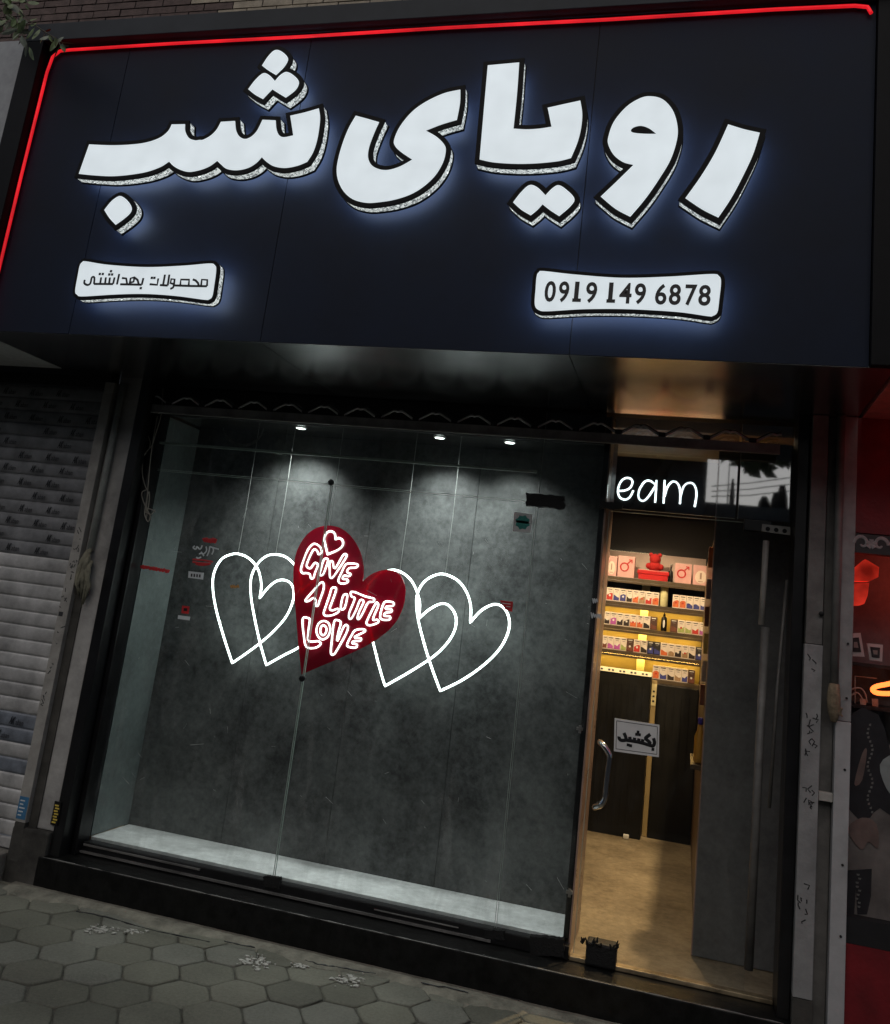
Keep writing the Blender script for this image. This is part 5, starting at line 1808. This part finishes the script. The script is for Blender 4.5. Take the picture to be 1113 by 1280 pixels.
# neon word on the rear wall
EY = 7.56
ne = thing('neon_word', 'white neon handwriting reading eam high on the rear wall', 'neon sign', at(820, 635, Y=EY))
C8 = (765, 570, 9.275)
LET = [[(80, 405), (150, 400), (210, 370), (240, 310), (220, 265), (165, 255), (110, 290), (75, 370), (75, 440), (105, 490), (160, 505), (210, 475), (250, 400)],
       [(505, 330), (440, 287), (380, 300), (325, 380), (308, 460), (330, 510), (380, 515), (440, 450), (512, 335)], [(518, 280), (512, 400), (503, 540)],
       [(612, 280), (608, 400), (600, 550)], [(612, 470), (640, 370), (690, 305), (740, 300), (780, 350), (795, 450), (790, 555)], [(797, 470), (830, 360), (880, 315), (940, 320), (975, 380), (980, 470), (960, 590)]]
for i, grp in enumerate(([LET[0]], LET[1:3], LET[3:])):
    mb = MB()
    for s_ in grp:
        w = spline(px(s_, *C8), closed=False, step=5)
        mb.tube([at(a, b, Y=EY) for a, b in w], .0078, 8)
    mb.build('letter_tube', ne, smooth=True, mat=E_TUBE)
MB().box(-.95, .10, EY + .018, EY + .026, 2.52, 2.86).build('backing_sheet', ne, mat=M_CAB)

# interior lamps
for (x, y, pw, lab, vis) in ((-.238, 6.3, 70, 'round warm ceiling light just inside the door head', 1), (.24, 5.55, 0, 'warm ceiling spot over the right side shelf', 0), (-.75, 6.0, 265, 'added warm light out of view, aimed at the amber shelves', 2)):  # the one aimed at the shelves is added out of view to brighten the boxes
    t = thing('ceiling_light', lab, 'ceiling light', (x, y, 2.99), 'warm ceiling lights in the shop')
    MB().lathe((x, y, 2.9995), (0, 0, -1), [(.085, 0), (.085, .012), (.07, .016)], 24).build('ring', t, mat=M_ALU)
    MB().lathe((x, y, 2.983), (0, 0, -1), [(.065, 0), (.06, .006), (.02, .009)], 24).build('lens', t, mat=E_WARM)
    if pw:
        spot(t, (x, y, 2.955), (x, y, 0) if vis == 1 else (-.25, 7.3, 1.65), pw, (1, .72, .42), R(150) if vis == 1 else R(46), .6, .06)
    else:
        spot(t, (x - .03, y, 2.955), (-.25, 5.6, 0), 235, (1, .72, .40), R(95), .35, .02)

# ================================================================== hanging branch at the upper left
br = thing('hanging_branch', 'leafy green branch hanging at the upper left corner of the sign', 'branch', at(30, 0, Y=3.25))
stems = [[(-20, -20), (8, -2), (25, 14), (42, 30), (60, 42), (72, 50), (77, 60)], [(-10, 5), (10, 18), (22, 30), (28, 42), (34, 56)], [(-20, 20), (0, 24), (16, 30), (20, 40)]]
mb = MB()
for s_ in stems:
    mb.tube([at(a, b, Y=3.22) for a, b in spline(s_, closed=False, step=4)], .003, 5)
mb.build('stem', br, smooth=True, mat=M_STEM)


def leaf(mb, c, dirv, side, L, W):
    d = Vector(dirv).normalized()
    s_ = Vector(side)
    s_ = (s_ - d * s_.dot(d)).normalized()
    nrm = d.cross(s_)
    pts = []
    for u, w in ((0, 0), (.25, .8), (.55, 1), (.85, .55), (1, 0)):
        pts.append((u, w))
    L_ = [c + d * (L * u) + s_ * (W * w) + nrm * (.18 * W * w) for u, w in pts]
    R_ = [c + d * (L * u) - s_ * (W * w) + nrm * (.18 * W * w) for u, w in pts[1:-1]]
    mid = [c + d * (L * u) for u, w in pts[1:-1]]
    vs = L_ + R_ + mid
    fs = [(0, 1, 8), (1, 2, 9, 8), (2, 3, 10, 9), (3, 4, 10), (0, 8, 5), (8, 9, 6, 5), (9, 10, 7, 6), (10, 4, 7)]
    mb.add(vs, fs)


ml, mp_ = MB(), MB()
rnd = random.Random(3)
for s_, n in zip(stems, (30, 14, 12)):
    cv = spline(s_, closed=False, step=8)
    for i in range(n):
        a, b = cv[min(len(cv) - 1, int((i + rnd.random()) / n * len(cv)))]
        c = at(a + rnd.uniform(-3, 3), b + rnd.uniform(-3, 3), Y=3.22 + rnd.uniform(-.05, .05))
        an = rnd.uniform(-2.6, .2)
        leaf(mp_ if rnd.random() < .25 else ml, c, (math.cos(an), rnd.uniform(-.5, .5), math.sin(an)), (rnd.uniform(-1, 1), rnd.uniform(-1, .2), rnd.uniform(-1, 1)), rnd.uniform(.045, .085), rnd.uniform(.011, .019))
for i in range(60):
    a, b = rnd.uniform(-25, 38), rnd.uniform(-20, 22)
    if a * .7 + b > 30:
        continue
    c = at(a, b, Y=3.22 + rnd.uniform(-.08, .08))
    an = rnd.uniform(-3, .3)
    leaf(mp_ if rnd.random() < .25 else ml, c, (math.cos(an), rnd.uniform(-.5, .5), math.sin(an)), (rnd.uniform(-1, 1), rnd.uniform(-1, .2), rnd.uniform(-1, 1)), rnd.uniform(.03, .06), rnd.uniform(.009, .015))
ml.build('leaves', br, mat=M_LEAF)
mp_.build('dusty_leaves', br, mat=M_LEAFP)

# ================================================================== the far side of the street (mirrored in the glass)
def opposite(label, x0, x1, h, y=-9.0):
    t = thing('street_building', label, 'building', ((x0 + x1) / 2, y - 3, 0), 'buildings across the street')
    MB().box(x0, x1, y - 6, y, 0, h).build('wall', t, mat=M_DARKB)
    MB().box(x0 - .1, x1 + .1, y - 6.1, y + .15, h, h + .25).build('roof', t, mat=M_DARKB)
    mb = MB()
    n = max(1, int((x1 - x0) / 2.4))
    for f_ in range(0, int((h - 2.1) / 3.1) + 1):
        for i in range(n):
            cx0 = x0 + (x1 - x0) * (i + .5) / n
            mb.box(cx0 - .5, cx0 + .5, y - .03, y + .015, f_ * 3.1 + .6, f_ * 3.1 + 2.0)
    mb.build('window', t, mat=M_CAB)
    return t


opposite('tall grey building across the street to the left', -22, .2, 7.2)
lowb = opposite('low grey building with antenna poles across the street', .22, 2.6, 3.95, y=-9.4)
mb = MB()
for (x, h, r0) in ((.42, 1.3, .012), (.62, 1.1, .012), (.70, .55, .05), (1.5, .35, .09), (1.62, .5, .12), (1.3, .25, .12)):
    mb.tube([(x, -9.6, 4.2), (x, -9.6, 4.2 + h * .5), (x, -9.6, 4.2 + h)], [r0, r0 * .9, r0 * .4], 6)
for k in range(3):
    mb.tube([(.3, -9.3, 4.32 + .1 * k), (1.0, -9.3, 4.40 + .12 * k), (2.6, -9.3, 4.72 + .14 * k)], .010, 4)
mb.build('antenna_pole', lowb, mat=M_BLACKM)
opposite('tall grey building across the street to the right', 2.62, 20, 6.4)
tr = thing('masking_tree', 'dense tree added across the road to cut off the mirrored sky', 'tree', (-1.6, -8.6, 0))  # unseen tree, added to cap the sky patch reflected in the transom
MB().tube([(-1.6, -8.6, -.02), (-1.55, -8.6, 2.0), (-1.2, -8.65, 3.6), (-.3, -8.7, 5.2), (.8, -8.7, 6.3)], [.17, .14, .12, .08, .03], 9).build('trunk', tr, smooth=True, mat=M_STEM)
mb = MB()
rnd = random.Random(77)
for i in range(3200):
    while True:
        u = Vector((rnd.uniform(-1, 1), rnd.uniform(-1, 1), rnd.uniform(-1, 1)))
        if .25 < u.length < 1:
            break
    c = Vector((.7 + u.x * 2.7, -8.7 + u.y * 1.1, 6.25 + u.z * (1.4 + .15 * math.sin(u.x * 9))))
    d = Vector((rnd.gauss(0, 1), rnd.gauss(0, 1), rnd.gauss(0, 1))).normalized()
    e = d.orthogonal().normalized() * rnd.uniform(.08, .14)
    d = d * rnd.uniform(.12, .2)
    mb.add([c - d, c + e, c + d, c - e], [(0, 1, 2, 3)])
mb.build('crown', tr, mat=M_LEAF)
